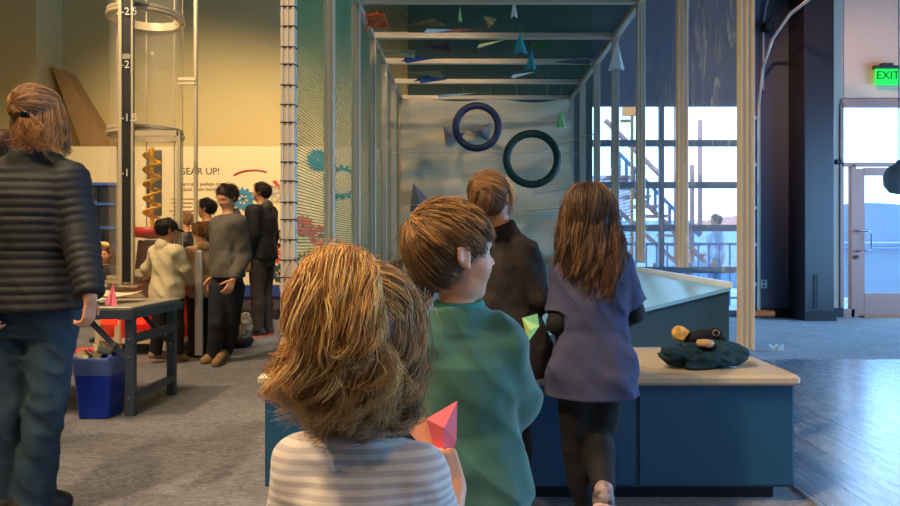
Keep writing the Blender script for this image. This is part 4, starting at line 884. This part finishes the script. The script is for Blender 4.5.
SK = skin('light', (226, 160, 122)); SK2 = skin('tan', (196, 138, 100)); M_shoe = mat('dark_shoe', (40, 34, 32), .6)
def stripes():
    m = mat('striped_jersey', (226, 218, 216), .85, bump=.15, bscale=500, sheen=.3); N = m.node_tree.nodes; L = m.node_tree.links; b = N['Principled BSDF']
    tc = N.new('ShaderNodeTexCoord'); s = N.new('ShaderNodeSeparateXYZ'); L.new(tc.outputs['Object'], s.inputs[0])
    a = N.new('ShaderNodeMath'); a.operation = 'MULTIPLY'; a.inputs[1].default_value = 2 * PI / .0148; L.new(s.outputs[2], a.inputs[0])
    q = N.new('ShaderNodeMath'); q.operation = 'SINE'; L.new(a.outputs[0], q.inputs[0])
    r = N.new('ShaderNodeMapRange'); r.inputs[1].default_value = -.3; r.inputs[2].default_value = .3; L.new(q.outputs[0], r.inputs[0])
    mx = N.new('ShaderNodeMix'); mx.data_type = 'RGBA'; mx.inputs[6].default_value = (*lin((190, 178, 174)), 1); mx.inputs[7].default_value = (*lin((220, 208, 196)), 1); L.new(r.outputs[0], mx.inputs[0]); L.new(mx.outputs[2], b.inputs['Base Color']); return m
GOLD, BRN, DBR = (240, 186, 104), (136, 94, 54), (58, 38, 26)

# ---- girl in the striped shirt, nearest the camera
f = Figure(P(357, 0, 1.05).xy.to_3d(), 'small child with long curly golden hair in a striped pale shirt, nearest the camera', 1.10, .20, 0, True, .0036)
Lc = f.loc
f.put(head=(370, 332, 1.075), neck=(358, 433, 1.06), chest=(357, 500, 1.06), shL=(303, 464, 1.05), shR=(416, 474, 1.05), elL=(288, 545, 1.06), elR=(444, 546, 1.12), wrL=(300, 600, 1.2), wrR=(457, 488, 1.19), pel=(362, 625, 1.06))
f.head(-.15, .0)
f.body(SK, hR=dict(d=(-.42, .10, .9), n=(-.5, .85, 0), t=(-.85, -.5, .2), curl=(58, 62, 40), thumb=.3), hs=.118)
f.top('shirt', stripes(), .50, .010, .8, .009, neck=.060, fold=.0035, neckdrop=.016, ffreq=22)
f.legs('leggings', mat('grey_leggings', (70, 72, 84), .8), infl=.006); f.shoes(M_shoe)
r = np.random.default_rng(5); G = []; T = Lc(342, 264, .99)
for i in range(150):
    u = r.random(); dy = .035 * r.random() - .012; lp = lambda a, b: a + (b - a) * u; e = r.random()
    G.append([T + r.normal(size=3) * .008, Lc(lp(306, 370), 249 + 14 * e + 14 * (2 * u - 1) ** 2, .955 - dy), Lc(lp(294, 374), 300, .93 - dy), Lc(lp(291, 378), 348, .925 - dy + .02 * e), Lc(lp(290, 382) + 11 * r.normal(), 376 + 14 * r.normal(), .945 - dy + .03 * e), Lc(lp(298, 380) + 15 * r.normal(), 404 + 8 * r.normal() + 12 * r.normal(), .97 + .02 * e)])
pony = np.array(G); G = []
for i in range(260):
    a = r.random() * 2 * PI
    if math.sin(a) > .75: continue
    ra = .82 + .22 * r.random(); q = lambda x0, R, y, d=.0: Lc(x0, y, 1.07 + d) + np.array([math.cos(a) * R * ra, math.sin(a) * R * .95 * ra, 0])
    e = r.normal() - (1.6 if math.sin(a) < -.5 else 0); G.append([q(368, .064, 287), q(368, .080, 312), q(365, .086, 350), q(362, .084, 384 + 8 * e), q(358, .070 + .008 * r.normal(), 406 + 8 * e), q(356, .050 + .014 * r.normal(), 424 + 10 * e)])
under = np.array(G)
top = flow(f.hd, 190, (-.32, -.62, .72), 1, .02, toward=True, seed=3, off=1.06, low=.0)
fly = pony[::3].copy() + r.normal(size=pony[::3].shape) * .006; fly2 = under[::3] + r.normal(size=under[::3].shape) * .006
c = f.hd
sh = shell([Ell(Lc(337, 320, .985), (.052, .034, .098), None, .02), Ell(Lc(368, 338, 1.06), (.076, .078, .095), None, .03), Ell(Lc(362, 384, 1.05), (.066, .05, .045), None, .03)] + c.cap(.02)[0], [Ell(c.p(0, .42, -.25), (.07, .08, .09), c.R, .01)], .006, (84, 56, 34))
f.hair([sh, locks(pony, 30, .006, .006, .00065, (176, 118, 60), (255, 214, 140), 1, curl=.018, cfreq=2.8, S=22), locks(under, 24, .0055, .006, .0007, (104, 76, 50), (206, 160, 106), 2, curl=.021, cfreq=3, S=22),
        locks(top, 24, .005, .003, .0006, (140, 98, 58), (236, 184, 108), 3, S=12, twist=.1), locks(fly, 3, .012, .014, .00045, BRN, (230, 180, 110), 5, curl=.02, cfreq=3, S=24), locks(fly2, 3, .011, .015, .00045, (150, 110, 66), (230, 190, 130), 6, curl=.02, cfreq=3, S=24)])
tie = MB(); tc_ = [P(342, 262, .98) + Vector((.013 * math.cos(t), .004, .011 * math.sin(t))) for t in np.linspace(0, 2 * PI, 14, endpoint=False)]; tie.tube(tc_, .004, 8, closed=True).build('hair_tie', mat('tie', (120, 70, 60), .6), f.root, True)
f.hd.eyes(f.root)
# pink folded paper in her right hand
pk = MB(); q = [P(441, 470, 1.225), P(406, 429, 1.23), P(425, 416, 1.235), P(457, 401, 1.25), P(456, 440, 1.24), P(449, 464, 1.23)]
cpt = P(426, 419, 1.222); fld = P(444, 428, 1.215)
pk.add([q[0], cpt, q[3], fld, q[4], q[5]], [(0, 1, 3), (1, 2, 3), (3, 2, 4), (0, 3, 4, 5)])
pl = pk.build('paper_plane', mat('paper_salmon', (250, 112, 118), .75)); tag(pl, 'salmon pink folded paper plane held by the child in the striped shirt', 'paper plane'); so = pl.modifiers.new('t', 'SOLIDIFY'); so.thickness = .0012
MB().prism([P(441, 468, 1.230), P(405, 428, 1.237), P(425, 417, 1.243)], (0, .0012, .0004)).build('back_flap', mat('paper_peach', (250, 176, 140), .75), pl)

# ---- boy in the green sweatshirt
f = Figure(P(468, 0, 1.46).xy.to_3d(), 'boy with short brown hair in a teal green sweatshirt looking right', 1.22, .213, 0, True, .0036, .90); Lc = f.loc
f.put(head=(452, 254, 1.46), neck=(459, 310, 1.46), chest=(466, 370, 1.46), shL=(423, 342, 1.45), shR=(500, 345, 1.47), elL=(412, 410, 1.50), elR=(519, 402, 1.50), wrL=(440, 420, 1.66), wrR=(512, 408, 1.68), pel=(474, 498, 1.46))
f.J['neck'] = Lc(458, 312, 1.46); f.head(-1.15, .04)
MG = mat('teal_sweatshirt', (60, 108, 94), .9, bump=.08, bscale=260, sheen=.3)
f.body(SK, hR=dict(d=(.1, .9, .5), n=(-1, 0, 0), t=(0, -.3, 1), curl=(45, 50, 30))); f.hd.eyes(f.root)
sw = f.top('sweatshirt', MG, .575, .016, 'long', .023, neck=.055, fold=.013, hemflare=.004, ffreq=12, zs=.45)
ct_ = Lc(459, 303, 1.46); pts = [Vector(ct_ + np.array([.047 * math.cos(t), .044 * math.sin(t) + .002, .004 * math.sin(t) - .002])) for t in np.linspace(0, 2 * PI, 30, endpoint=False)]
cl = MB().tube(pts, .009, 8, closed=True); cl.build('collar', mat('collar_teal', (60, 140, 130), .85, bump=.2, bscale=300), f.root, True, local=True)
hm = []
pz = Lc(474, 497, 1.46); S_ = f.secs(1.0); 
hb_ = Torso([(.548, pz[0], pz[1], .118, .092), (.565, pz[0], pz[1], .123, .096), (.60, pz[0], pz[1], .123, .096), (.612, pz[0], pz[1], .116, .09)], 0, .01); solid('waistband', [hb_], [], .005, MG, sw)
f.legs('trousers', mat('dark_trousers', (52, 56, 66), .8), infl=.012); f.shoes(M_shoe)
hd = f.hd; r = np.random.default_rng(8); crown = (-.15, -.78, .62)
line = lambda u: not ((u[1] > .25 and u[2] < .42) or (abs(u[0]) > .5 and u[2] < -.02 and u[1] > -.30))
g1 = flow(hd, 420, crown, .75, .05, line, seed=4, off=1.055, low=-.62); g2 = flow(hd, 200, crown, .55, .09, lambda u: line(u) and u[2] > .25, seed=6, off=1.07)
cap_a, cap_s = hd.cap(.02, -.34)
f.hair([shell(cap_a, cap_s, .004, (70, 50, 34), .002), locks(g1, 14, .0042, .003, .0008, (92, 66, 42), (190, 142, 86), 1, S=10, fray=.5, twist=.2), locks(g2, 12, .0045, .003, .0008, (112, 78, 46), (226, 172, 104), 2, S=10, fray=.6, twist=.2)])
f.hair([hd.brows((100, 66, 40))], 'eyebrows')
gp = MB(); a = [P(522, 318, 1.70), P(537, 314, 1.74), P(539, 326, 1.74), P(528, 342, 1.70), P(530, 330, 1.67)]
gp.add(a, [(0, 1, 2, 4), (0, 4, 3), (4, 2, 3)]); o = tag(gp.build('paper_plane', papermat('lime', (196, 222, 110))), 'lime green paper plane held in front of the boy in the teal sweatshirt', 'paper plane'); o.modifiers.new('t', 'SOLIDIFY').thickness = .0012

# ---- girl in the dark brown top at the counter
f = Figure(P(500, 0, 2.72).xy.to_3d(), 'child in a loose dark brown top with tied-up brown hair, facing the mesh sheet', 1.42, .205, 0, True, .0055); Lc = f.loc
f.put(head=(491, 199, 2.70), neck=(501, 228, 2.72), chest=(507, 260, 2.72), shL=(477, 254, 2.74), shR=(524, 254, 2.70), elL=(470, 300, 2.78), elR=(536, 300, 2.68), wrL=(492, 306, 2.93), wrR=(530, 316, 2.88), pel=(508, 350, 2.7))
f.head(-.55, .05); f.body(SK); f.hd.eyes(f.root)
f.top('blouse', mat('dark_brown_top', (36, 27, 25), .85, bump=.2, bscale=150), .60, .018, 'long', .024, neck=.05, fold=.012, hemflare=.028)
f.legs('leggings', mat('black_leggings', (9, 9, 13), .8), infl=.006); f.shoes(M_shoe)
hd = f.hd; kn = (-.25, -.80, .50)
g1 = flow(hd, 200, kn, 1, .02, lambda u: not (u[1] > .35 and u[2] < .45) and not (abs(u[0]) > .6 and u[2] < -.25 and u[1] > -.1), toward=True, seed=4, off=1.06, low=-.6)
bun = Lc(482, 196, 2.59); r = np.random.default_rng(3); G = []
for i in range(70):
    a0 = r.random() * 6.28; rr_ = .022 + .018 * r.random(); G.append([bun + np.array([math.cos(a0 + j * .9) * rr_, .02 * r.normal() * .3 - .005, math.sin(a0 + j * .9) * rr_ * 1.25 - .01]) for j in range(5)])
fw = np.array([[Lc(505 + 2 * r.normal(), 178, 2.68), Lc(511 + 1.5 * r.normal(), 190, 2.66), Lc(512 + 2 * r.normal(), 203, 2.66), Lc(508 + 2 * r.normal(), 216, 2.66)] for i in range(14)])
f.hair([shell(hd.cap(.03, -.42)[0] + [Ell(bun, (.034, .022, .045), None, .02)], hd.cap(.03, -.42)[1], .006, (112, 80, 52), .003), locks(g1, 12, .005, .004, .0010, (96, 68, 44), (196, 146, 94), 1, S=10, twist=.15), locks(np.array(G), 10, .005, .005, .001, (90, 60, 38), (196, 140, 82), 2, S=12), locks(fw, 6, .004, .006, .0008, (150, 120, 90), (220, 200, 170), 4, S=10, curl=.004)])

# ---- girl with long dark hair in the purple grey T-shirt
f = Figure(P(590, 0, 2.58).xy.to_3d(), 'child with long wavy dark brown hair in a slate purple T-shirt over black sleeves', 1.37, .21, 0, True, .0055); Lc = f.loc
f.put(head=(590, 214, 2.56), neck=(591, 255, 2.58), chest=(594, 290, 2.58), shL=(566, 272, 2.60), shR=(618, 268, 2.58), elL=(558, 324, 2.56), elR=(633, 312, 2.62), wrL=(582, 330, 2.80), wrR=(618, 326, 2.84), pel=(592, 378, 2.58),
      hipL=(578, 388, 2.58), hipR=(603, 388, 2.58), knL=(577, 448, 2.62), knR=(598, 446, 2.60), anL=(588, 518, 2.66), anR=(604, 488, 2.44), toeL=(586, 530, 2.80), toeR=(606, 513, 2.52))
f.J['toeL'][2] = .02; f.J['toeR'][2] = .035; f.J['toeR'][2] = .10; f.J['anR'][2] = .235
f.head(-.35, -.12); f.body(SK); f.hd.eyes(f.root)
MP = mat('slate_purple_tee', (62, 64, 94), .85, bump=.2, bscale=120)
f.top('undershirt', mat('black_jersey', (8, 8, 12), .8), .62, .006, 'long', .008, fold=.003)
f.top('t_shirt', MP, .545, .018, .85, .020, neck=.055, fold=.013, hemflare=.034, ffreq=12)
f.legs('leggings', mat('black_leggings', (0, 0, 0)), infl=.010, fold=.003); f.shoes(mat('pale_shoe', (170, 150, 150), .6, col2=(60, 50, 52), nscale=30), mat('shoe_sole', (200, 170, 165), .6))
r = np.random.default_rng(9); G = []
for i in range(300):
    a = r.random() * 2 * PI
    if math.sin(a) > .6: continue
    ra = .8 + .22 * r.random(); q = lambda x0, R, y: Lc(x0, y, 2.57) + np.array([math.cos(a) * R * ra, math.sin(a) * R * .9 * ra, 0])
    e = r.normal(); G.append([q(588, .045, 186), q(589, .088, 200), q(589, .108, 225), q(590, .122, 248 + 3 * e), q(592, .118, 268 + 5 * e), q(594, .100 + .02 * r.normal(), 284 + 9 * e)])
hg = np.array(G); hd = f.hd; tp = flow(hd, 330, (0, .1, 1), 1.7, .12, lambda u: not (u[1] > .55 and u[2] < .4), seed=4, off=1.08, low=-.1)
st_ = np.array([[Lc(612 + 3 * r.normal(), 225, 2.50), Lc(616 + 3 * r.normal(), 250, 2.47), Lc(612 + 3 * r.normal(), 275, 2.45), Lc(609 + 3 * r.normal(), 303, 2.46)] for i in range(16)])
f.hair([shell(hd.cap(.035)[0] + [Ell(Lc(590, 232, 2.56), (.105, .085, .12), None, .03)], [Ell(hd.p(0, .45, -.15), (.07, .09, .085), hd.R, .01)], .006, (46, 32, 24), .004), locks(hg, 16, .008, .007, .0011, (58, 46, 38), (158, 118, 84), 1, curl=.017, cfreq=2.4, S=20), locks(tp, 14, .006, .005, .0011, (54, 43, 36), (138, 106, 80), 2, S=12, twist=.3), locks(st_, 10, .007, .006, .001, (50, 34, 24), (150, 100, 60), 3, curl=.008, S=16)])

# ---- dark haired child half hidden behind the boy
f = Figure(P(413, 0, 2.35).xy.to_3d(), 'child with dark curly hair almost hidden between the two nearest children', 1.07, .20, 0, True, .008); Lc = f.loc
f.put(head=(412, 290, 2.35)); f.J['neck'] = Lc(412, 322, 2.36); f.head(-.5, -.1); f.body(SK2); f.hd.eyes(f.root); f.top('jumper', mat('charcoal_jumper', (40, 38, 44), .9), .45, .015, 'long', .014)
f.legs('trousers', mat('black_trousers', (22, 23, 30), .8)); f.shoes(M_shoe); hd = f.hd
f.hair([shell(*hd.cap(.05, -.4), .007, (44, 30, 22), .005), locks(flow(hd, 160, (0, -.2, 1), .6, .10, seed=2, off=1.1), 8, .006, .008, .0011, (40, 28, 20), (110, 78, 52), 2, S=10, curl=.012)])

# ---- woman in the quilted jacket
f = Figure(P(36, 0, 2.77).xy.to_3d(), 'adult in a black quilted jacket and bootcut jeans with half-tied brown hair at far left', 1.74, .235, 0, False, .0065, .98); Lc = f.loc
f.put(head=(39, 117, 2.79), neck=(35, 158, 2.77), chest=(34, 210, 2.77), shL=(-6, 180, 2.77), shR=(68, 180, 2.77), elL=(-20, 240, 2.72), elR=(80, 236, 2.74), wrL=(-14, 300, 2.66), wrR=(90, 298, 2.64), pel=(34, 318, 2.77),
      hipL=(14, 322, 2.77), hipR=(54, 322, 2.77), knL=(10, 405, 2.76), knR=(46, 405, 2.74), anL=(4, 488, 2.80), anR=(33, 488, 2.78), toeL=(6, 500, 3.0), toeR=(62, 503, 2.86))
for q in 'LR': f.J['toe' + q][2] = .03; f.J['an' + q][2] = .09
f.head(-.30, -.06); f.body(SK, hR=dict(d=(-.12, .1, -1), n=(-1, .15, .0), t=(0, 1, 0), curl=(26, 34, 26), thumb=.3), hs=.155); f.hd.eyes(f.root)
MJ = mat('black_quilted', (14, 13, 15), .7, bump=.1, bscale=90)
f.top('quilted_jacket', MJ, EYE - (309 - 243) * 2.77 / FPX, .030, 'long', .026, cuff=.9, neck=.07, fold=.003, quilt=.008, hemflare=.018)
f.legs('jeans', mat('blue_denim', (30, 50, 62), .85, col2=(46, 70, 84), nscale=3, bump=.2, bscale=260, stretch=(1, 1, .3)), infl=.008, flare=.030, fold=.010, end=.04); f.shoes(M_shoe)
hd = f.hd; kn = (-.12, -.94, -.02)
g1 = flow(hd, 420, kn, 1, .02, lambda u: not (u[1] > .35 and u[2] < .45), toward=True, seed=4, off=1.06, low=-.45); r = np.random.default_rng(13); G = []
for i in range(200):
    a = r.random() * 2 * PI
    if math.sin(a) > .5: continue
    q = lambda x0, R, y: Lc(x0, y, 2.78) + np.array([math.cos(a) * R, math.sin(a) * R * .95 + .01, 0]); e = r.normal(); ra = .9 + .15 * r.random()
    G.append([q(39, .070 * ra, 103), q(39, .086 * ra, 118), q(39, .094 * ra, 132), q(40, .094 * ra, 144 + 2 * e), q(41, .088 * ra, 152 + 3 * e)])
tl = np.array([[Lc(27 + r.normal(), 116, 2.665), Lc(28 + 4 * r.normal(), 122, 2.65), Lc(30 + 7 * r.normal(), 133, 2.65), Lc(32 + 9 * r.normal(), 148 + 4 * r.normal(), 2.66)] for i in range(50)])
f.hair([shell(hd.cap(.03)[0] + [Ell(Lc(39, 134, 2.78), (.082, .078, .075), None, .02)], [Ell(hd.p(0, .45, -.15), (.08, .1, .095), hd.R, .01)], .007, (84, 56, 36), .003), locks(g1, 14, .005, .002, .0010, (104, 72, 44), (200, 146, 88), 1, S=12, twist=.15), locks(np.array(G), 14, .008, .007, .0011, (92, 66, 44), (190, 140, 88), 2, curl=.010, S=14), locks(tl, 12, .006, .008, .001, (110, 72, 42), (214, 150, 84), 3, curl=.008, S=14)])
ck = MB(); cc = Vector(Lc(27, 114, 2.655))
for k in range(5): a = -.9 + k * .45; ck.tube([cc + Vector((.004 * k - .008, 0, .012)), cc + Vector((.018 * math.sin(a), -.02, .0)), cc + Vector((.022 * math.sin(a), -.004, -.018))], .003, 6)
ck.box(cc + Vector((0, -.012, .0)), (.026, .012, .02), bev=.003); ck.build('hair_claw', mat('black_plastic', (10, 10, 12), .25), f.root, True, local=True)

# ---- people round the wind tube and further back
def simple(label, px, Y, H, Hh, rz, tops, legs, haircol, head=(0, 0), child=False, skinm=SK2, pose=None, cap=None, hood=None, shoe=M_shoe, sole=None, vox=.010, light=None, tname='hoodie', infl=.02, sl=.018, quilt=0, hairlow=-.3, hem=None, lname='trousers', nostr=False):
    f = Figure((P(px, 0, Y).x, Y, 0), label, H, Hh, rz, child, vox)
    if pose:
        for k, v in pose.items(): f.J[k] = f.loc(*v)
    f.head(*head); f.body(skinm, hs=.19 * H / 1.75 if not child else .15 * H / 1.3); f.hd.eyes(f.root)
    f.top(tname, tops, hem or H * .44, infl, 'long', sl, fold=.014, ffreq=9, hemflare=.004, quilt=quilt)
    f.legs(lname, legs, infl=.016, flare=.008, end=.02); f.shoes(shoe, sole); hd = f.hd
    light = light or tuple(min(255, int(v * 1.7)) for v in haircol)
    f.hair([shell(*hd.cap(.012, hairlow), vox * .6, haircol, .003), locks(flow(hd, 130, (0, -.5, .8), .5, .16, seed=2, off=1.04), 6, .009, .010, .0018, haircol, light, 2, S=8)])
    if cap:
        a = [Ell(hd.p(0, -.03, .17), (.40 * Hh * hd.wd, .47 * Hh, .39 * Hh), hd.R)]; b = [Half(hd.p(0, 0, .13), -hd.R[:, 2])]; c_ = solid('cap', a, b, vox * .6, cap, f.root)
        solid('brim', [Ell(hd.p(0, .50, .15), (.30 * Hh, .30 * Hh, .03 * Hh + .004), hd.R)], [], .006, cap, c_)
    if hood:
        n = f.J['neck']; B = hd.R if False else np.eye(3)
        solid('hood', [Ell(n + [0, -.055 * H / 1.6, .005], (.078 * H / 1.5, .045 * H / 1.5, .07 * H / 1.5), None, .02), Ell(n + [0, -.01, .01], (.075 * H / 1.5, .065 * H / 1.5, .03), None, .02)], [Ell(n + [0, .0, .08], (.05, .05, .06), None, .02)], vox * .8, hood, f.root)
    return f
Mcr = mat('cream_hoodie', (214, 198, 156), .9, bump=.2, bscale=80); Mtn = mat('tan_hoodie', (176, 142, 100), .9, bump=.2, bscale=80); Mgr = mat('grey_hoodie', (98, 92, 84), .9, bump=.2, bscale=80)
Mbk = mat('black_cloth', (12, 12, 15), .8); Mnv = mat('navy_trousers', (26, 28, 40), .8); Mdg = mat('dark_brown_trousers', (58, 50, 44), .8)
simple('child in a cream hoodie and black cap leaning at the round counter', 166, 6.35, 1.34, .205, -.45, Mcr, Mbk, (30, 24, 22), (-.3, -.25), True, cap=mat('cap_black', (14, 14, 18), .7), hood=Mcr, shoe=mat('tan_shoe', (150, 120, 88), .6), vox=.008, infl=.03, sl=.024,
       pose=dict(elL=(148, 268, 6.45), wrL=(140, 285, 6.72), elR=(186, 268, 6.35), wrR=(190, 284, 6.5), hipL=(160, 296, 6.35), hipR=(174, 296, 6.35), knL=(160, 326, 6.35), knR=(177, 326, 6.35), anL=(155, 352, 6.35), anR=(177, 352, 6.35)))
simple('small child in a tan hoodie with short light brown hair beside the grey hoodie', 201, 6.75, 1.32, .20, .9, Mtn, Mbk, (110, 76, 44), (.5, -.35), True, light=(190, 140, 84), hood=Mtn, vox=.009, pose=dict(wrL=(188, 282, 6.6), elL=(194, 268, 6.7)))
simple('young person in a grey hoodie and navy trousers looking down', 228, 6.35, 1.66, .232, PI - .75, Mgr, Mnv, (44, 30, 24), (.30, -.40), False, SK, hood=Mgr, shoe=mat('tan_suede', (150, 116, 76), .8), vox=.0085, infl=.022, sl=.03, hem=.80,
       pose=dict(wrL=(233, 280, 6.15), elL=(244, 255, 6.3), anR=(214, 354, 6.35), knR=(217, 324, 6.3), anL=(226, 350, 6.5), knL=(232, 322, 6.4), hipL=(234, 288, 6.35), hipR=(220, 288, 6.35)))
simple('tall dark-haired adult in a black jacket standing before the cream panel wall', 262, 8.25, 1.85, .235, 1.35, Mbk, Mdg, (36, 28, 24), (.15, .0), False, hood=mat('grey_hood', (70, 66, 62), .9), shoe=mat('dark_grey_shoe', (60, 52, 48), .7), sole=mat('orange_sole', (240, 90, 50), .6), vox=.011, tname='jacket', infl=.04, sl=.035, hem=.92)
simple('dark-haired adult in profile standing behind the child in tan, left of the grey hoodie', 207, 8.0, 1.64, .23, 1.5, mat('striped_dark_top', (52, 48, 46), .8), Mbk, (26, 20, 18), (.1, .0), False, vox=.012, tname='shirt')
simple('adult in a black padded jacket with light brown hair behind the clear tube', 186, 8.9, 1.52, .225, 1.0, mat('black_padded', (28, 26, 28), .5), Mbk, (130, 96, 62), (.3, -.3), False, light=(180, 140, 96), vox=.012, tname='padded_jacket', infl=.045, sl=.04, quilt=.01)
g = simple('small child with long brown hair and a yellow bow behind the round counter', 105, 7.75, 1.10, .20, PI - .2, mat('dark_pinafore', (38, 34, 40), .8), Mbk, (96, 58, 34), (.3, -.2), True, skinm=SK, light=(150, 92, 52), vox=.010, tname='dress')
gh = g.hd; bw = [gh.p(0, 0, .5)]; Mbow = mat('yellow_bow', (226, 190, 120), .7)
solid('bow', [Ell(gh.p(.16, .1, .55), (.045, .02, .03), axes(0, 0, .4)), Ell(gh.p(-.16, .1, .55), (.045, .02, .03), axes(0, 0, -.4)), Ell(gh.p(0, .1, .53), (.015, .015, .015)), Ell(gh.p(-.2, .12, .3), (.014, .012, .04)), Ell(gh.p(.1, .12, .32), (.014, .012, .04))], [], .006, Mbow, g.root)
lh = np.array([[gh.p(.36 * math.cos(a), -.1 + .3 * math.sin(a), .1), gh.p(.48 * math.cos(a), -.1 + .42 * math.sin(a), -.3), gh.p(.52 * math.cos(a), -.1 + .4 * math.sin(a), -.75)] for a in np.linspace(PI - .2, 2 * PI + .2, 60)]); g.hair([locks(lh, 8, .012, .012, .002, (90, 56, 34), (150, 96, 58), 3, S=10, curl=.01)], 'long_hair')
simple('person in a dark coat at the left edge, mostly hidden by the quilted jacket', 0, 3.8, 1.74, .23, .2, mat('dark_coat', (34, 34, 38), .8), mat('dark_green_trousers', (38, 44, 40), .8), (92, 62, 40), (0, 0), False, vox=.012, tname='coat', infl=.02)
simple('person in a pale denim jacket walking outside beyond the railing', 716, 12.95, 1.66, .225, 1.4, mat('pale_denim', (176, 196, 200), .8, col2=(130, 155, 180), nscale=8), mat('denim_dark', (70, 84, 130), .8), (60, 40, 34), (0, 0), False, vox=.014, tname='denim_jacket', infl=.05, sl=.05)
# patterned bag by the grey hoodie's feet
c = P(243, 338, 7.3); bg_ = empty('bag', (c.x, c.y, 0), 'white and brown patterned bag on the floor behind the grey hoodie', 'bag')
solid('body', [Ell((0, 0, .20), (.10, .12, .16)), Ell((.03, 0, .30), (.05, .08, .08))], [Half((0, 0, .008), (0, 0, -1))], .010, mat('patterned_cloth', (214, 200, 176), .8, col2=(90, 62, 44), nscale=26), bg_, disp=lambda x, y, z: .01 * noise3(x * 22, y * 22, z * 22, 2))
solid('base', [Ell((-.02, 0, .07), (.13, .13, .08))], [Half((0, 0, .005), (0, 0, -1))], .010, Mnv, bg_)
# pink shoe-like toys on the floor left of the bin
t = P(86, 356, 6.6); tag(solid('soft_toy', [Cap((t.x - .14, t.y, .05), (t.x + .02, t.y, .06), .045, .05), Ell((t.x + .07, t.y, .07), (.05, .05, .045))], [], .008, mat('toy_pink', (225, 90, 90), .7), None), 'red and pink soft toy on the floor left of the blue bin', 'toy')
tag(solid('soft_toy', [Cap((t.x - .16, t.y - .3, .05), (t.x + .04, t.y - .32, .05), .05, .045)], [], .008, mat('toy_cream', (225, 195, 140), .7), None), 'cream soft toy lying in front of the red one left of the blue bin', 'toy')

# ---- teal garment and hat left on the counter
c = P(702, 362, 3.12); c.z = .562; gm_ = empty('folded_jacket', c, 'bundled dark teal jacket lying on the right end of the counter', 'jacket')
bl = lambda px, py, Y, rx, ry, rz_: Ell(A3(P(px, py, Y)) - A3(c), (rx, ry, rz_), None, .02)
ad = [bl(722, 352, 3.12, .115, .09, .048), bl(686, 355, 3.10, .075, .085, .042), bl(703, 350, 3.16, .09, .08, .05), bl(672, 353, 3.05, .055, .05, .028), Cap(A3(P(662, 352, 3.08)) - A3(c), A3(P(676, 358, 3.05)) - A3(c), .02, .03), Cap(A3(P(735, 359, 3.06)) - A3(c), A3(P(690, 363, 3.0)) - A3(c), .03, .022)]
solid('body', ad, [Half((0, 0, .003), (0, 0, -1), .004)], .0045, mat('dark_teal_cloth', (6, 50, 64), .85, bump=.2, bscale=120), gm_, disp=lambda x, y, z: .013 * noise3(x * 16 + 3, y * 16, z * 30, 4) + .014 * (.4 - np.abs(noise3(x * 26 + z * 20, y * 20, z * 34, 9))) + .004 * noise3(x * 60, y * 50, z * 80, 12))
c2 = P(692, 345, 3.14); ht = empty('bundled_hat', c2 - Vector((0, 0, .03)), 'black knitted hat with a yellow cuff on top of the teal jacket', 'hat')
l_ = lambda px, py, Y: A3(P(px, py, Y)) - A3(c2) + [0, 0, .03]
solid('crown', [Cap(l_(690, 338, 3.13), l_(716, 334, 3.14), .030, .028), Cap(l_(716, 334, 3.14), l_(722, 340, 3.12), .026, .018)], [], .004, mat('black_knit', (14, 14, 18), .9, bump=.4, bscale=200), ht, disp=lambda x, y, z: .004 * noise3(x * 40, y * 40, z * 40, 4))
solid('cuff', [Cap(l_(679, 333, 3.13), l_(686, 337, 3.12), .034, .032, flat=True)], [], .004, mat('yellow_knit', (214, 170, 84), .8, col2=(160, 120, 60), nscale=40), ht, disp=lambda x, y, z: .003 * noise3(x * 50, y * 50, z * 50, 4))
rg_ = l_(716, 333, 3.10); MB().tube([Vector(rg_) + Vector((.014 * math.cos(t), 0, .014 * math.sin(t))) for t in np.linspace(0, 6.28, 16, endpoint=False)], .0022, 6, closed=True).build('ring', mat('brass', (200, 160, 110), .3, .9), ht, True, local=True)
tag(MB().lathe(P(705, 343, 3.06) , [(0, -.02), (.035, -.015), (.04, 0), (.034, .012), (0, .018)], 20).build('disc_toy', mat('tan_plastic', (190, 150, 110), .5), smooth=True), 'small tan disc tucked into the teal jacket', 'toy')
